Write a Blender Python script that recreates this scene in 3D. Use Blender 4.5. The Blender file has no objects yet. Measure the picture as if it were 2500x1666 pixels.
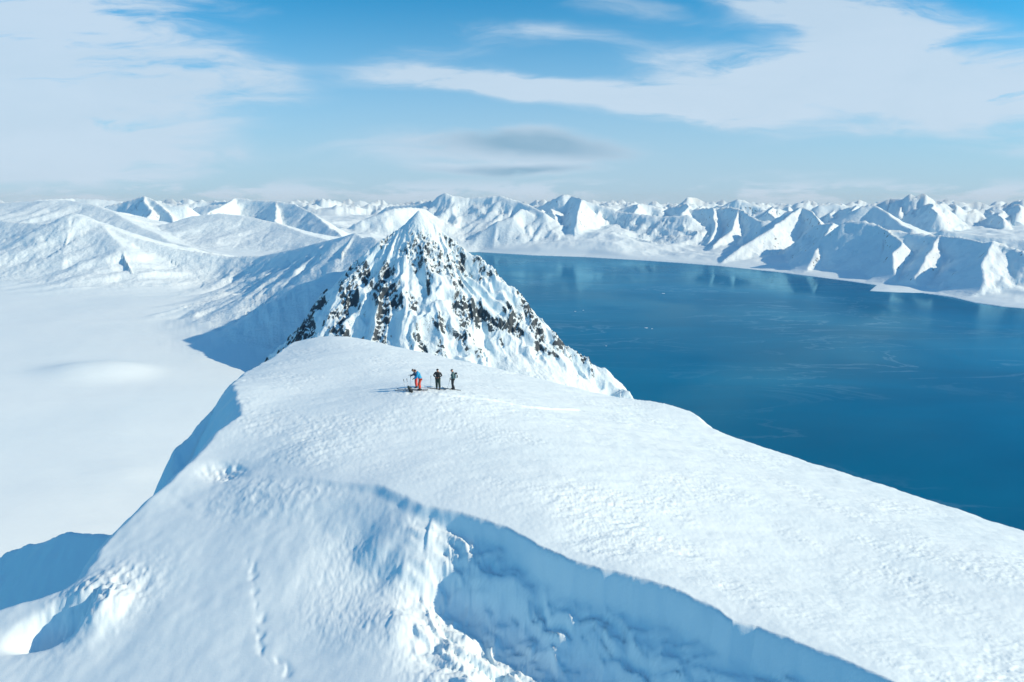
import bpy, bmesh, math, random
import numpy as np
from mathutils import Vector, Matrix

R = math.radians
scene = bpy.context.scene
COL = scene.collection

# ------------------------------------------------------------------ camera
F = 1700.0 / 2500.0            # focal length over frame width
PITCH = 0.2017                 # tangent of the downward pitch
CP, SP = 1 / math.sqrt(1 + PITCH ** 2), PITCH / math.sqrt(1 + PITCH ** 2)
CAMZ = 600.0
cam_data = bpy.data.cameras.new('camera')
cam_data.sensor_width = 36.0
cam_data.lens = 36.0 * F
cam_data.clip_start = 0.5
cam_data.clip_end = 300000.0
cam = bpy.data.objects.new('camera', cam_data)
COL.objects.link(cam)
cam.location = (0, 0, CAMZ)
cam.rotation_euler = (R(90) - math.atan(PITCH), 0, 0)
scene.camera = cam

# ------------------------------------------------------------------ light
SUN_EL = 27.5
SUN_H = (0.993, -0.12)        # horizontal direction towards the sun
SUN_STR = 5.0
SUN_COL = (1.0, 0.73, 0.49)
SKY_STR = 0.15
EXPOSURE = 0.12
sun_data = bpy.data.lights.new('sun', 'SUN')
sun_data.energy = SUN_STR
sun_data.angle = R(0.5)
sun_data.color = SUN_COL
sun = bpy.data.objects.new('sun', sun_data)
COL.objects.link(sun)
sd = Vector((SUN_H[0] * math.cos(R(SUN_EL)), SUN_H[1] * math.cos(R(SUN_EL)), math.sin(R(SUN_EL))))
sun.rotation_euler = sd.to_track_quat('Z', 'Y').to_euler()
sun.location = (60, -40, CAMZ + 60)

vs = scene.view_settings
vs.view_transform = 'Standard'
vs.look = 'None'
vs.exposure = EXPOSURE
vs.gamma = 1.0
vs.use_curve_mapping = False


def ray(px, py):
    u = (px - 1250.0) / 1700.0
    v = (833.0 - py) / 1700.0
    return u, CP + SP * v, -SP + CP * v


def pt(px, py, Y):
    """point of the place seen at that pixel of the photograph, Y metres ahead"""
    a, b, c = ray(px, py)
    return (a / b * Y, Y, CAMZ + c / b * Y)


# sky: Nishita with procedural clouds laid on it by direction
SKY_TINT = (0.12, 0.70, 0.90)
def build_world():
    w = bpy.data.worlds.new('World')
    scene.world = w
    w.use_nodes = True
    nt = w.node_tree
    N, L = nt.nodes, nt.links
    N.clear()

    def node(t, **k):
        n = N.new(t)
        for a, b in k.items():
            setattr(n, a, b)
        return n

    def val(sock, v):
        if hasattr(v, 'is_output'):
            L.new(v, sock)
        else:
            sock.default_value = v

    def mth(op, a, b=0.0, c=0.0, clamp=False):
        n = node('ShaderNodeMath', operation=op, use_clamp=clamp)
        val(n.inputs[0], a); val(n.inputs[1], b)
        if op == 'MULTIPLY_ADD':
            val(n.inputs[2], c)
        return n.outputs[0]

    def mrange(v, a, b, c=0.0, d=1.0, smooth=True):
        n = node('ShaderNodeMapRange', interpolation_type='SMOOTHSTEP' if smooth else 'LINEAR')
        val(n.inputs['Value'], v)
        n.inputs['From Min'].default_value = a; n.inputs['From Max'].default_value = b
        n.inputs['To Min'].default_value = c; n.inputs['To Max'].default_value = d
        return n.outputs['Result']

    def mixc(f, a, b, t='MIX'):
        n = node('ShaderNodeMix', data_type='RGBA', blend_type=t)
        val(n.inputs[0], f)
        val(n.inputs[6], a); val(n.inputs[7], b)
        return n.outputs[2]

    sky = node('ShaderNodeTexSky', sky_type='NISHITA', sun_disc=False)
    sky.sun_elevation = R(SUN_EL)
    sky.sun_rotation = math.atan2(SUN_H[0], SUN_H[1])
    sky.altitude = 600
    sky.air_density = 1.0
    sky.dust_density = 0.3
    sky.ozone_density = 2.0
    tint = mixc(1.0, sky.outputs[0], (*SKY_TINT, 1), 'MULTIPLY')

    tc = node('ShaderNodeTexCoord')
    sep = node('ShaderNodeSeparateXYZ')
    L.new(tc.outputs['Generated'], sep.inputs[0])
    dx, dy, dz = sep.outputs
    ysafe = mth('MAXIMUM', dy, 0.12)
    u = mth('DIVIDE', dx, ysafe)
    v = mth('DIVIDE', dz, ysafe)
    cmb = node('ShaderNodeCombineXYZ')
    L.new(u, cmb.inputs[0]); L.new(v, cmb.inputs[1])
    uv = cmb.outputs[0]

    def noise(vec, sx, sy, detail=5, rough=0.55, dist=0.0, off=0.0):
        m = node('ShaderNodeMapping')
        m.inputs['Scale'].default_value = (sx, sy, 1)
        m.inputs['Location'].default_value = (off, off * 0.7, off)
        L.new(vec, m.inputs[0])
        n = node('ShaderNodeTexNoise')
        n.inputs['Scale'].default_value = 1.0
        n.inputs['Detail'].default_value = detail
        n.inputs['Roughness'].default_value = rough
        n.inputs['Distortion'].default_value = dist
        L.new(m.outputs[0], n.inputs['Vector'])
        return n

    # warp
    wn = noise(uv, 3.0, 8.0, 4, 0.55)
    wv = node('ShaderNodeVectorMath', operation='SUBTRACT')
    L.new(wn.outputs['Color'], wv.inputs[0]); wv.inputs[1].default_value = (0.5, 0.5, 0.5)
    ws = node('ShaderNodeVectorMath', operation='MULTIPLY')
    L.new(wv.outputs[0], ws.inputs[0]); ws.inputs[1].default_value = (0.22, 0.055, 0)
    wa = node('ShaderNodeVectorMath', operation='ADD')
    L.new(uv, wa.inputs[0]); L.new(ws.outputs[0], wa.inputs[1])
    wuv = wa.outputs[0]

    def blob(px, py, rx, ry, rot, wt, soft=0.0):
        a, b, c = ray(px, py)
        m = node('ShaderNodeMapping', vector_type='TEXTURE')
        m.inputs['Location'].default_value = (a / b, c / b, 0)
        m.inputs['Rotation'].default_value = (0, 0, R(rot))
        m.inputs['Scale'].default_value = (rx / 1700.0, ry / 1700.0, 1)
        L.new(wuv, m.inputs[0])
        ln = node('ShaderNodeVectorMath', operation='LENGTH')
        L.new(m.outputs[0], ln.inputs[0])
        return mth('MULTIPLY', mrange(ln.outputs['Value'], soft, 1.35, 1.0, 0.0), wt)

    def total(lst):
        s = None
        for b in lst:
            k = blob(*b)
            s = k if s is None else mth('ADD', s, k)
        return s

    dens = total([
        (-60, 200, 680, 340, 0, 1.25), (180, 395, 560, 60, 0, .9), (600, 205, 260, 60, -6, .6), (420, 300, 300, 90, 0, .45),
        (200, 40, 330, 180, 0, .5), (-200, 300, 400, 300, 0, .8),
        (1150, 198, 330, 46, -4, 1.5), (1500, 238, 420, 42, -4, 1.3), (1750, 288, 230, 32, -4, 1.1),
        (1850, 170, 360, 62, -4, 1.3), (2030, 235, 480, 75, 0, 1.5), (2400, 215, 330, 85, 0, 1.5),
        (1990, 50, 330, 100, -24, 1.3), (2230, 60, 270, 80, -8, 1.2), (2150, 150, 230, 85, 0, 1.0), (2750, 180, 300, 160, 0, .8),
        (1330, 78, 280, 28, -3, .6), (1100, 122, 240, 26, 2, .5), (1520, 20, 300, 40, -10, .5),
        (1130, 365, 340, 60, 0, 1.0), (1330, 355, 280, 44, -5, 1.3), (1240, 413, 230, 20, 0, 1.3),
        (1900, 425, 260, 22, 0, .6), (2150, 325, 400, 26, 3, .6), (2480, 355, 260, 38, 0, .8),
        (1800, -150, 900, 120, 0, .6), (300, -200, 500, 150, 0, .5),
    ])
    fine = noise(wuv, 6.0, 30.0, 9, 0.62, 0.5, 3.1)
    fn = mrange(fine.outputs['Fac'], 0.30, 0.70, 0.25, 1.6, False)
    d1 = mth('MULTIPLY', dens, fn)
    wisp = noise(wuv, 2.2, 9.0, 7, 0.62, 0.6, 9.3)
    d2 = mrange(wisp.outputs['Fac'], 0.52, 0.80, 0.0, 0.38)
    d3 = mth('ADD', d1, d2)
    d3 = mth('MAXIMUM', d3, mth('MULTIPLY', total([(1330, 352, 250, 36, -5, .8), (1240, 413, 210, 15, 0, .8)]), 1.0))
    dfront = mrange(d3, 0.10, 1.15, 0.0, 0.90)
    # low cumulus puffs on the horizon
    pf = noise(uv, 9.0, 38.0, 6, 0.6, 0.3, 5.5)
    pm = mrange(pf.outputs['Fac'], 0.46, 0.60, 0.0, 0.9)
    band = mth('MULTIPLY', mrange(v, -0.02, 0.008), mrange(v, 0.014, 0.036, 1.0, 0.0))
    dfront = mth('MAXIMUM', dfront, mth('MULTIPLY', pm, band))
    # elsewhere round the sky: unseen broken cloud, cover raised to brighten the shadows
    dirn = node('ShaderNodeMapping'); dirn.inputs['Scale'].default_value = (1.6, 1.6, 5.0)
    L.new(tc.outputs['Generated'], dirn.inputs[0])
    bn = node('ShaderNodeTexNoise'); bn.inputs['Scale'].default_value = 1.0; bn.inputs['Detail'].default_value = 5
    L.new(dirn.outputs[0], bn.inputs['Vector'])
    dback = mrange(bn.outputs['Fac'], 0.45, 0.70, 0.0, 0.75)
    front = mrange(dy, 0.35, 0.62)
    mx = node('ShaderNodeMix', data_type='FLOAT')
    L.new(front, mx.inputs[0]); L.new(dback, mx.inputs[2]); L.new(dfront, mx.inputs[3])
    cden = mx.outputs[0]
    # cloud colour: sunlit white, greyer where the lens cloud is seen from below
    grey = total([(1330, 350, 260, 40, -5, 1.0), (1230, 413, 200, 14, 0, 1.1), (1150, 350, 260, 40, 0, .35), (1500, 20, 300, 60, 0, .3)])
    ccol = mixc(mth('MULTIPLY', mth('MINIMUM', grey, 1.0), front), (*CLOUD_LIT, 1), (*CLOUD_GREY, 1))
    shade = noise(wuv, 4.0, 13.0, 5, 0.6, 0.2, 7.7)
    ccol = mixc(mrange(shade.outputs['Fac'], 0.35, 0.7, 0.0, 0.35), ccol, (*CLOUD_SOFT, 1))
    # pale air low on the horizon
    low = mrange(v, 0.0, 0.30, 0.86, 0.0)
    lowb = mth('MULTIPLY', low, mrange(dz, -0.05, 0.0))
    skyc = mixc(lowb, tint, (*HORIZON, 1))
    out = mixc(cden, skyc, ccol)
    bg = node('ShaderNodeBackground')
    L.new(out, bg.inputs[0])
    bg.inputs[1].default_value = SKY_STR
    wo = node('ShaderNodeOutputWorld')
    L.new(bg.outputs[0], wo.inputs[0])


CLOUD_LIT = (3.65, 4.5, 5.35)
CLOUD_SOFT = (3.0, 4.0, 4.9)
CLOUD_GREY = (1.6, 2.75, 3.75)
HORIZON = (2.9, 3.75, 4.8)
build_world()

# ------------------------------------------------------------------ noise
_rs = np.random.RandomState(7)
_perm = np.concatenate([_rs.permutation(256)] * 3).astype(np.int32)
_ga = _rs.rand(256) * 2 * np.pi
_gx, _gy = np.cos(_ga), np.sin(_ga)


def perlin(x, y, seed=0):
    xi = np.floor(x); yi = np.floor(y)
    xf = x - xi; yf = y - yi
    xi = (xi.astype(np.int64) + seed * 37) & 255
    yi = (yi.astype(np.int64) + seed * 91) & 255
    u = xf * xf * xf * (xf * (xf * 6 - 15) + 10)
    v = yf * yf * yf * (yf * (yf * 6 - 15) + 10)
    x1 = (xi + 1) & 255; y1 = (yi + 1) & 255

    def g(a, b, fx, fy):
        h = _perm[_perm[a] + b]
        return _gx[h] * fx + _gy[h] * fy
    n00 = g(xi, yi, xf, yf); n10 = g(x1, yi, xf - 1, yf)
    n01 = g(xi, y1, xf, yf - 1); n11 = g(x1, y1, xf - 1, yf - 1)
    a = n00 + u * (n10 - n00); b = n01 + u * (n11 - n01)
    return (a + v * (b - a)) * 1.5


def fbm(x, y, octv=4, seed=0, gain=0.5, lac=2.03):
    s = 0; a = 1.0; t = 0
    for i in range(octv):
        s = s + a * perlin(x, y, seed + i * 13); t += a
        x = x * lac + 11.3; y = y * lac - 7.1; a *= gain
    return s / t


def ridged(x, y, octv=4, seed=0, gain=0.5, lac=2.1):
    s = 0; a = 1.0; t = 0
    for i in range(octv):
        s = s + a * (1 - np.abs(perlin(x, y, seed + i * 17)) * 2); t += a
        x = x * lac + 5.3; y = y * lac + 9.1; a *= gain
    return s / t


def sstep(x, a, b):
    t = np.clip((x - a) / (b - a), 0, 1)
    return t * t * (3 - 2 * t)


def smax(a, b, k):
    h = np.clip(0.5 + 0.5 * (a - b) / k, 0, 1)
    return b + (a - b) * h + k * h * (1 - h)


def seg_dist(x, y, ax, ay, bx, by):
    dx, dy = bx - ax, by - ay
    l2 = dx * dx + dy * dy + 1e-9
    t = np.clip(((x - ax) * dx + (y - ay) * dy) / l2, 0, 1)
    ex = x - ax - t * dx; ey = y - ay - t * dy
    return np.sqrt(ex * ex + ey * ey), t, dx * (y - ay) - dy * (x - ax)


def poly_sd(x, y, P, near=False):
    """signed distance to a closed polygon, positive inside"""
    best = np.full(x.shape, 1e18); inside = np.zeros(x.shape, bool)
    nx = x.copy(); ny = y.copy()
    n = len(P)
    for i in range(n):
        ax, ay = P[i][:2]; bx, by = P[(i + 1) % n][:2]
        d, t, c = seg_dist(x, y, ax, ay, bx, by)
        if near:
            u = d < best
            nx = np.where(u, ax + t * (bx - ax), nx); ny = np.where(u, ay + t * (by - ay), ny)
        best = np.minimum(best, d)
        if ay != by:
            cond = ((ay > y) != (by > y)) & (x < (bx - ax) * (y - ay) / (by - ay) + ax)
            inside ^= cond
    if near:
        return np.where(inside, best, -best), np.where(inside, x, nx), np.where(inside, y, ny)
    return np.where(inside, best, -best)


def tps(P, lam=1e-3):
    P = np.array(P, float)
    c = P[:, :2].mean(0); s = P[:, :2].std()
    Q = (P[:, :2] - c) / s
    n = len(P)
    d2 = ((Q[:, None] - Q[None]) ** 2).sum(-1)
    K = np.where(d2 > 0, d2 * np.log(d2 + 1e-20) * 0.5, 0) + lam * np.eye(n)
    A = np.zeros((n + 3, n + 3))
    A[:n, :n] = K; A[:n, n] = 1; A[:n, n + 1:] = Q; A[n, :n] = 1; A[n + 1:, :n] = Q.T
    w = np.linalg.solve(A, np.concatenate([P[:, 2], [0, 0, 0]]))

    def f(x, y):
        X = (x - c[0]) / s; Y = (y - c[1]) / s
        z = w[n] + w[n + 1] * X + w[n + 2] * Y
        for i in range(n):
            e = (X - Q[i, 0]) ** 2 + (Y - Q[i, 1]) ** 2
            z = z + w[i] * 0.5 * e * np.log(e + 1e-20)
        return z
    return f


# ------------------------------------------------------------------ materials
def new_mat(name):
    m = bpy.data.materials.new(name)
    m.use_nodes = True
    nt = m.node_tree
    bs = nt.nodes['Principled BSDF']
    return m, nt, bs


def flat_mat(name, col, rough=0.7, metal=0.0, bump=0.0, bscale=300):
    m, nt, bs = new_mat(name)
    no = nt.nodes.new('ShaderNodeTexNoise'); no.inputs['Scale'].default_value = bscale / 10
    tc = nt.nodes.new('ShaderNodeTexCoord')
    nt.links.new(tc.outputs['Object'], no.inputs['Vector'])
    mx = nt.nodes.new('ShaderNodeMix'); mx.data_type = 'RGBA'
    mx.inputs[6].default_value = (*[c * 0.85 for c in col], 1)
    mx.inputs[7].default_value = (*[min(1, c * 1.12) for c in col], 1)
    nt.links.new(no.outputs['Fac'], mx.inputs[0])
    nt.links.new(mx.outputs[2], bs.inputs['Base Color'])
    bs.inputs['Roughness'].default_value = rough
    bs.inputs['Metallic'].default_value = metal
    if bump:
        b = nt.nodes.new('ShaderNodeBump'); b.inputs['Distance'].default_value = bump
        nt.links.new(no.outputs['Fac'], b.inputs['Height'])
        nt.links.new(b.outputs[0], bs.inputs['Normal'])
    return m


SNOW_A = (0.65, 0.86, 0.95)
SNOW_B = (0.70, 0.88, 0.955)


def snow_mat(name, layers, rock=None, rough=0.55, var=0.02):
    """layers: (scale_xyz, detail, distance, ridged) bumps in metres"""
    m, nt, bs = new_mat(name)
    N, L = nt.nodes, nt.links
    geo = N.new('ShaderNodeNewGeometry')
    prev = None
    for (sc, det, dist, rot) in layers:
        mp = N.new('ShaderNodeMapping'); mp.inputs['Scale'].default_value = sc
        mp.inputs['Rotation'].default_value = (0, 0, R(rot))
        L.new(geo.outputs['Position'], mp.inputs[0])
        no = N.new('ShaderNodeTexNoise'); no.inputs['Scale'].default_value = 1
        no.inputs['Detail'].default_value = det; no.inputs['Roughness'].default_value = 0.6
        L.new(mp.outputs[0], no.inputs['Vector'])
        b = N.new('ShaderNodeBump'); b.inputs['Distance'].default_value = dist; b.inputs['Strength'].default_value = 1.0
        L.new(no.outputs['Fac'], b.inputs['Height'])
        if prev:
            L.new(prev.outputs[0], b.inputs['Normal'])
        prev = b
    if prev:
        L.new(prev.outputs[0], bs.inputs['Normal'])
    cn = N.new('ShaderNodeTexNoise'); cn.inputs['Scale'].default_value = var; cn.inputs['Detail'].default_value = 4
    L.new(geo.outputs['Position'], cn.inputs['Vector'])
    mx = N.new('ShaderNodeMix'); mx.data_type = 'RGBA'
    mx.inputs[6].default_value = (*SNOW_A, 1); mx.inputs[7].default_value = (*SNOW_B, 1)
    L.new(cn.outputs['Fac'], mx.inputs[0])
    out = mx.outputs[2]
    bs.inputs['Roughness'].default_value = rough
    bs.inputs['Specular IOR Level'].default_value = 0.2
    if rock:
        sc, lo, hi = rock
        at = N.new('ShaderNodeAttribute'); at.attribute_name = 'rock'
        rn = N.new('ShaderNodeTexNoise'); rn.inputs['Scale'].default_value = sc; rn.inputs['Detail'].default_value = 6
        rn.inputs['Roughness'].default_value = 0.7
        L.new(geo.outputs['Position'], rn.inputs['Vector'])
        ad = N.new('ShaderNodeMath'); ad.operation = 'MULTIPLY_ADD'
        L.new(rn.outputs['Fac'], ad.inputs[0]); ad.inputs[1].default_value = 0.9
        L.new(at.outputs['Fac'], ad.inputs[2])
        mr = N.new('ShaderNodeMapRange'); mr.inputs['From Min'].default_value = lo; mr.inputs['From Max'].default_value = hi
        L.new(ad.outputs[0], mr.inputs['Value'])
        r2 = N.new('ShaderNodeTexNoise'); r2.inputs['Scale'].default_value = sc * 2.5; r2.inputs['Detail'].default_value = 5
        L.new(geo.outputs['Position'], r2.inputs['Vector'])
        cr = N.new('ShaderNodeValToRGB')
        cr.color_ramp.elements[0].position = 0.35; cr.color_ramp.elements[0].color = (0.006, 0.03, 0.05, 1)
        cr.color_ramp.elements[1].position = 0.7; cr.color_ramp.elements[1].color = (0.10, 0.14, 0.17, 1)
        e = cr.color_ramp.elements.new(0.52); e.color = (0.025, 0.055, 0.08, 1)
        L.new(r2.outputs['Fac'], cr.inputs[0])
        m2 = N.new('ShaderNodeMix'); m2.data_type = 'RGBA'
        L.new(mr.outputs[0], m2.inputs[0]); L.new(out, m2.inputs[6]); L.new(cr.outputs[0], m2.inputs[7])
        out = m2.outputs[2]
    L.new(out, bs.inputs['Base Color'])
    return m


def grid_mesh(name, X, Y, Z, mat, mask=None, attr=None, wrap=False, kind='structure', label=None):
    """heightfield sheet; faces kept where mask (per vertex) is true on any corner"""
    nr, nc = X.shape
    idx = np.arange(nr * nc).reshape(nr, nc)
    if wrap:
        idx = np.concatenate([idx, idx[:, :1]], 1)
    q = np.stack([idx[:-1, :-1], idx[:-1, 1:], idx[1:, 1:], idx[1:, :-1]], -1).reshape(-1, 4)
    if mask is not None:
        mf = mask.ravel()
        q = q[mf[q].sum(1) >= 2]
    used = np.zeros(nr * nc, bool); used[q.ravel()] = True
    remap = np.cumsum(used) - 1
    co = np.stack([X.ravel(), Y.ravel(), Z.ravel()], -1)[used]
    q = remap[q]
    me = bpy.data.meshes.new(name)
    me.vertices.add(len(co)); me.vertices.foreach_set('co', co.astype(np.float32).ravel())
    me.loops.add(q.size); me.loops.foreach_set('vertex_index', q.astype(np.int32).ravel())
    me.polygons.add(len(q))
    me.polygons.foreach_set('loop_start', np.arange(0, q.size, 4, dtype=np.int32))
    me.polygons.foreach_set('use_smooth', np.ones(len(q), bool))
    me.update(calc_edges=True)
    if attr is not None:
        a = me.attributes.new('rock', 'FLOAT', 'POINT')
        a.data.foreach_set('value', attr.ravel()[used].astype(np.float32))
    me.materials.append(mat)
    o = bpy.data.objects.new(name, me)
    COL.objects.link(o)
    o['kind'] = kind
    if label:
        o['label'] = label
    return o


def polar(angs, rads):
    A, Rr = np.meshgrid(angs, rads)
    return Rr * np.sin(A), Rr * np.cos(A)


# ================================================================== FORE HILL
def lowY(px, py):
    """distance at which the line of sight meets the plane of the lower slope"""
    a, b, c = ray(px, py)
    return (18.4 - 0.56 + 6.58) / (0.235 + 0.14 * a / b - c / b)


E_edge = [(506, 1100, 46), (560, 1135, 43.5), (600, 1152, 42.5), (672, 1160, 41), (735, 1168, 40), (782, 1170, 39.3), (867, 1183, 38.2), (931, 1186, 37.5),
          (995, 1208, 36.2), (1037, 1238, 34.8), (1097, 1246, 34.3), (1177, 1263, 33.5), (1240, 1290, 32.2), (1307, 1326, 30.6), (1406, 1372, 28.9),
          (1480, 1388, 28.3), (1544, 1399, 27.9), (1666, 1445, 26.5), (1750, 1490, 25.3), (1796, 1525, 24.4), (1865, 1533, 24.1),
          (2000, 1590, 22.6), (2190, 1666, 20.9), (2400, 1760, 19.2)]
C_crest = [(720, 835, 95), (700, 850, 92), (640, 890, 80), (600, 915, 72), (580, 930, 66), (575, 945, 60), (590, 980, 55.5), (595, 1015, 52), (545, 1050, 49),
           (500, 1088, 46)] + [(q[0], q[1], lowY(*q)) for q in ((465, 1130), (425, 1174), (331, 1255), (276, 1314), (250, 1361), (208, 1408), (157, 1442), (80, 1468), (0, 1493), (-120, 1530), (-300, 1600))]
R_sil = [(760, 826, 96), (800, 820, 96), (870, 824, 96), (930, 838, 94), (1000, 855, 92), (1080, 872, 90), (1180, 893, 89), (1270, 915, 88), (1350, 933, 87), (1450, 958, 87), (1545, 974, 88), (1620, 985, 88),
         (1680, 1003, 86), (1710, 1030, 81), (1745, 1053, 78), (1820, 1078, 76), (1900, 1105, 74), (2100, 1168, 68), (2300, 1232, 62), (2500, 1300, 56), (2750, 1385, 50), (3100, 1500, 44)]
P_pts = [(1030, 955, 57.5), (800, 950, 62), (650, 900, 74), (640, 1000, 54), (1300, 1000, 60), (1250, 1200, 37), (1700, 1150, 50),
         (1700, 1350, 33), (2100, 1400, 35), (2400, 1600, 25.5), (2500, 1450, 35), (750, 1100, 44), (850, 860, 84), (2800, 1700, 24.5), (1000, 1080, 46)]
L_pts = [(q[0], q[1], lowY(*q)) for q in ((430, 1176), (331, 1257), (276, 1316), (208, 1410), (80, 1470), (0, 1495), (-200, 1562), (700, 1400), (700, 1666), (400, 1500), (300, 1666), (0, 1666),
         (1000, 1500), (1000, 1666), (1180, 1666), (800, 1300), (600, 1250), (400, 1300), (560, 1400), (200, 1550), (930, 1350), (850, 1600), (550, 1560), (980, 1400))]
E_drop = [0.1, .6, .6, .5, .6, .8, 1.1, 1.4, 1.8, 2.2, 2.6, 3.0, 3.3, 3.6, 3.8, 3.9, 4.0, 4.1, 4.2, 4.2, 4.2, 4.2, 4.2, 4.2]

ppt = lambda l: [pt(*p) for p in l]
CR, RS, EE = ppt(C_crest), ppt(R_sil), ppt(E_edge)
P_all = EE + RS + ppt(P_pts) + CR[:9] + [(6, 5, CAMZ - 15), (40, 5, CAMZ - 22), (0, -40, CAMZ - 18), (60, -40, CAMZ - 35)]
L_all = ppt(L_pts) + [(p[0] - 0.8 * (1 + h), p[1] - 0.8 * (1 + h), p[2] - h) for p, h in zip(EE, E_drop)] + [(-30, 5, CAMZ - 27.5), (0, 5, CAMZ - 23), (14, 15, CAMZ - 19.8), (-30, -40, CAMZ - 34), (0, -40, CAMZ - 24)]
fP, fL = tps(P_all, 2e-3), tps(L_all, 2e-3)
TOP = CR + [(-45, 10), (-50, -60), (90, -60), (70, 10)] + RS[::-1]
EPOLY = EE + [(16, 8), (14, -60), (400, -60), (400, 400), (-80, 400), (-80, 52), (-24, 46.8)]

armA = ppt([(572, 945, 60.5), (545, 972, 60), (520, 1003, 59), (475, 1050, 57.5), (435, 1092, 56), (424, 1112, 55.2), (421, 1150, 54.3), (455, 1290, 52.5)])
armB = ppt([(300, 1302, 46), (270, 1303, 47), (200, 1303, 48), (165, 1300, 48.5), (120, 1318, 49), (95, 1328, 50), (60, 1332, 50.5), (35, 1342, 51), (0, 1362, 52), (-150, 1440, 54)])
colR = [(-15, 112, CAMZ - 27), (-40, 300, CAMZ - 85), (-80, 600, CAMZ - 160), (-120, 900, CAMZ - 235)]


def tent(x, y, P, s0, s1=None, rnd=0.0):
    z = np.full(x.shape, -1e6)
    for i in range(len(P) - 1):
        d, t, c = seg_dist(x, y, P[i][0], P[i][1], P[i + 1][0], P[i + 1][1])
        zr = P[i][2] + (P[i + 1][2] - P[i][2]) * t
        s = s0 if s1 is None else np.where(c > 0, s1, s0)
        dd = np.sqrt(d * d + rnd * rnd) - rnd
        z = np.maximum(z, zr - s * dd)
    return z


def bump_at(x, y, p, rx, ry, rot, h, pw=2.0):
    c, s = math.cos(rot), math.sin(rot)
    X = ((x - p[0]) * c + (y - p[1]) * s) / rx
    Y = (-(x - p[0]) * s + (y - p[1]) * c) / ry
    return h * np.exp(-(X * X + Y * Y) ** (pw / 2))


RILL = [pt(q[0], q[1], lowY(*q)) for q in ((612, 1372), (622, 1440), (640, 1500), (636, 1560), (655, 1590), (700, 1640))]
TRACK = ppt([(1085, 955, 57.4), (1180, 954, 58.5), (1270, 956, 60), (1360, 958, 63), (1420, 966, 68)])
PITS = []


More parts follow.
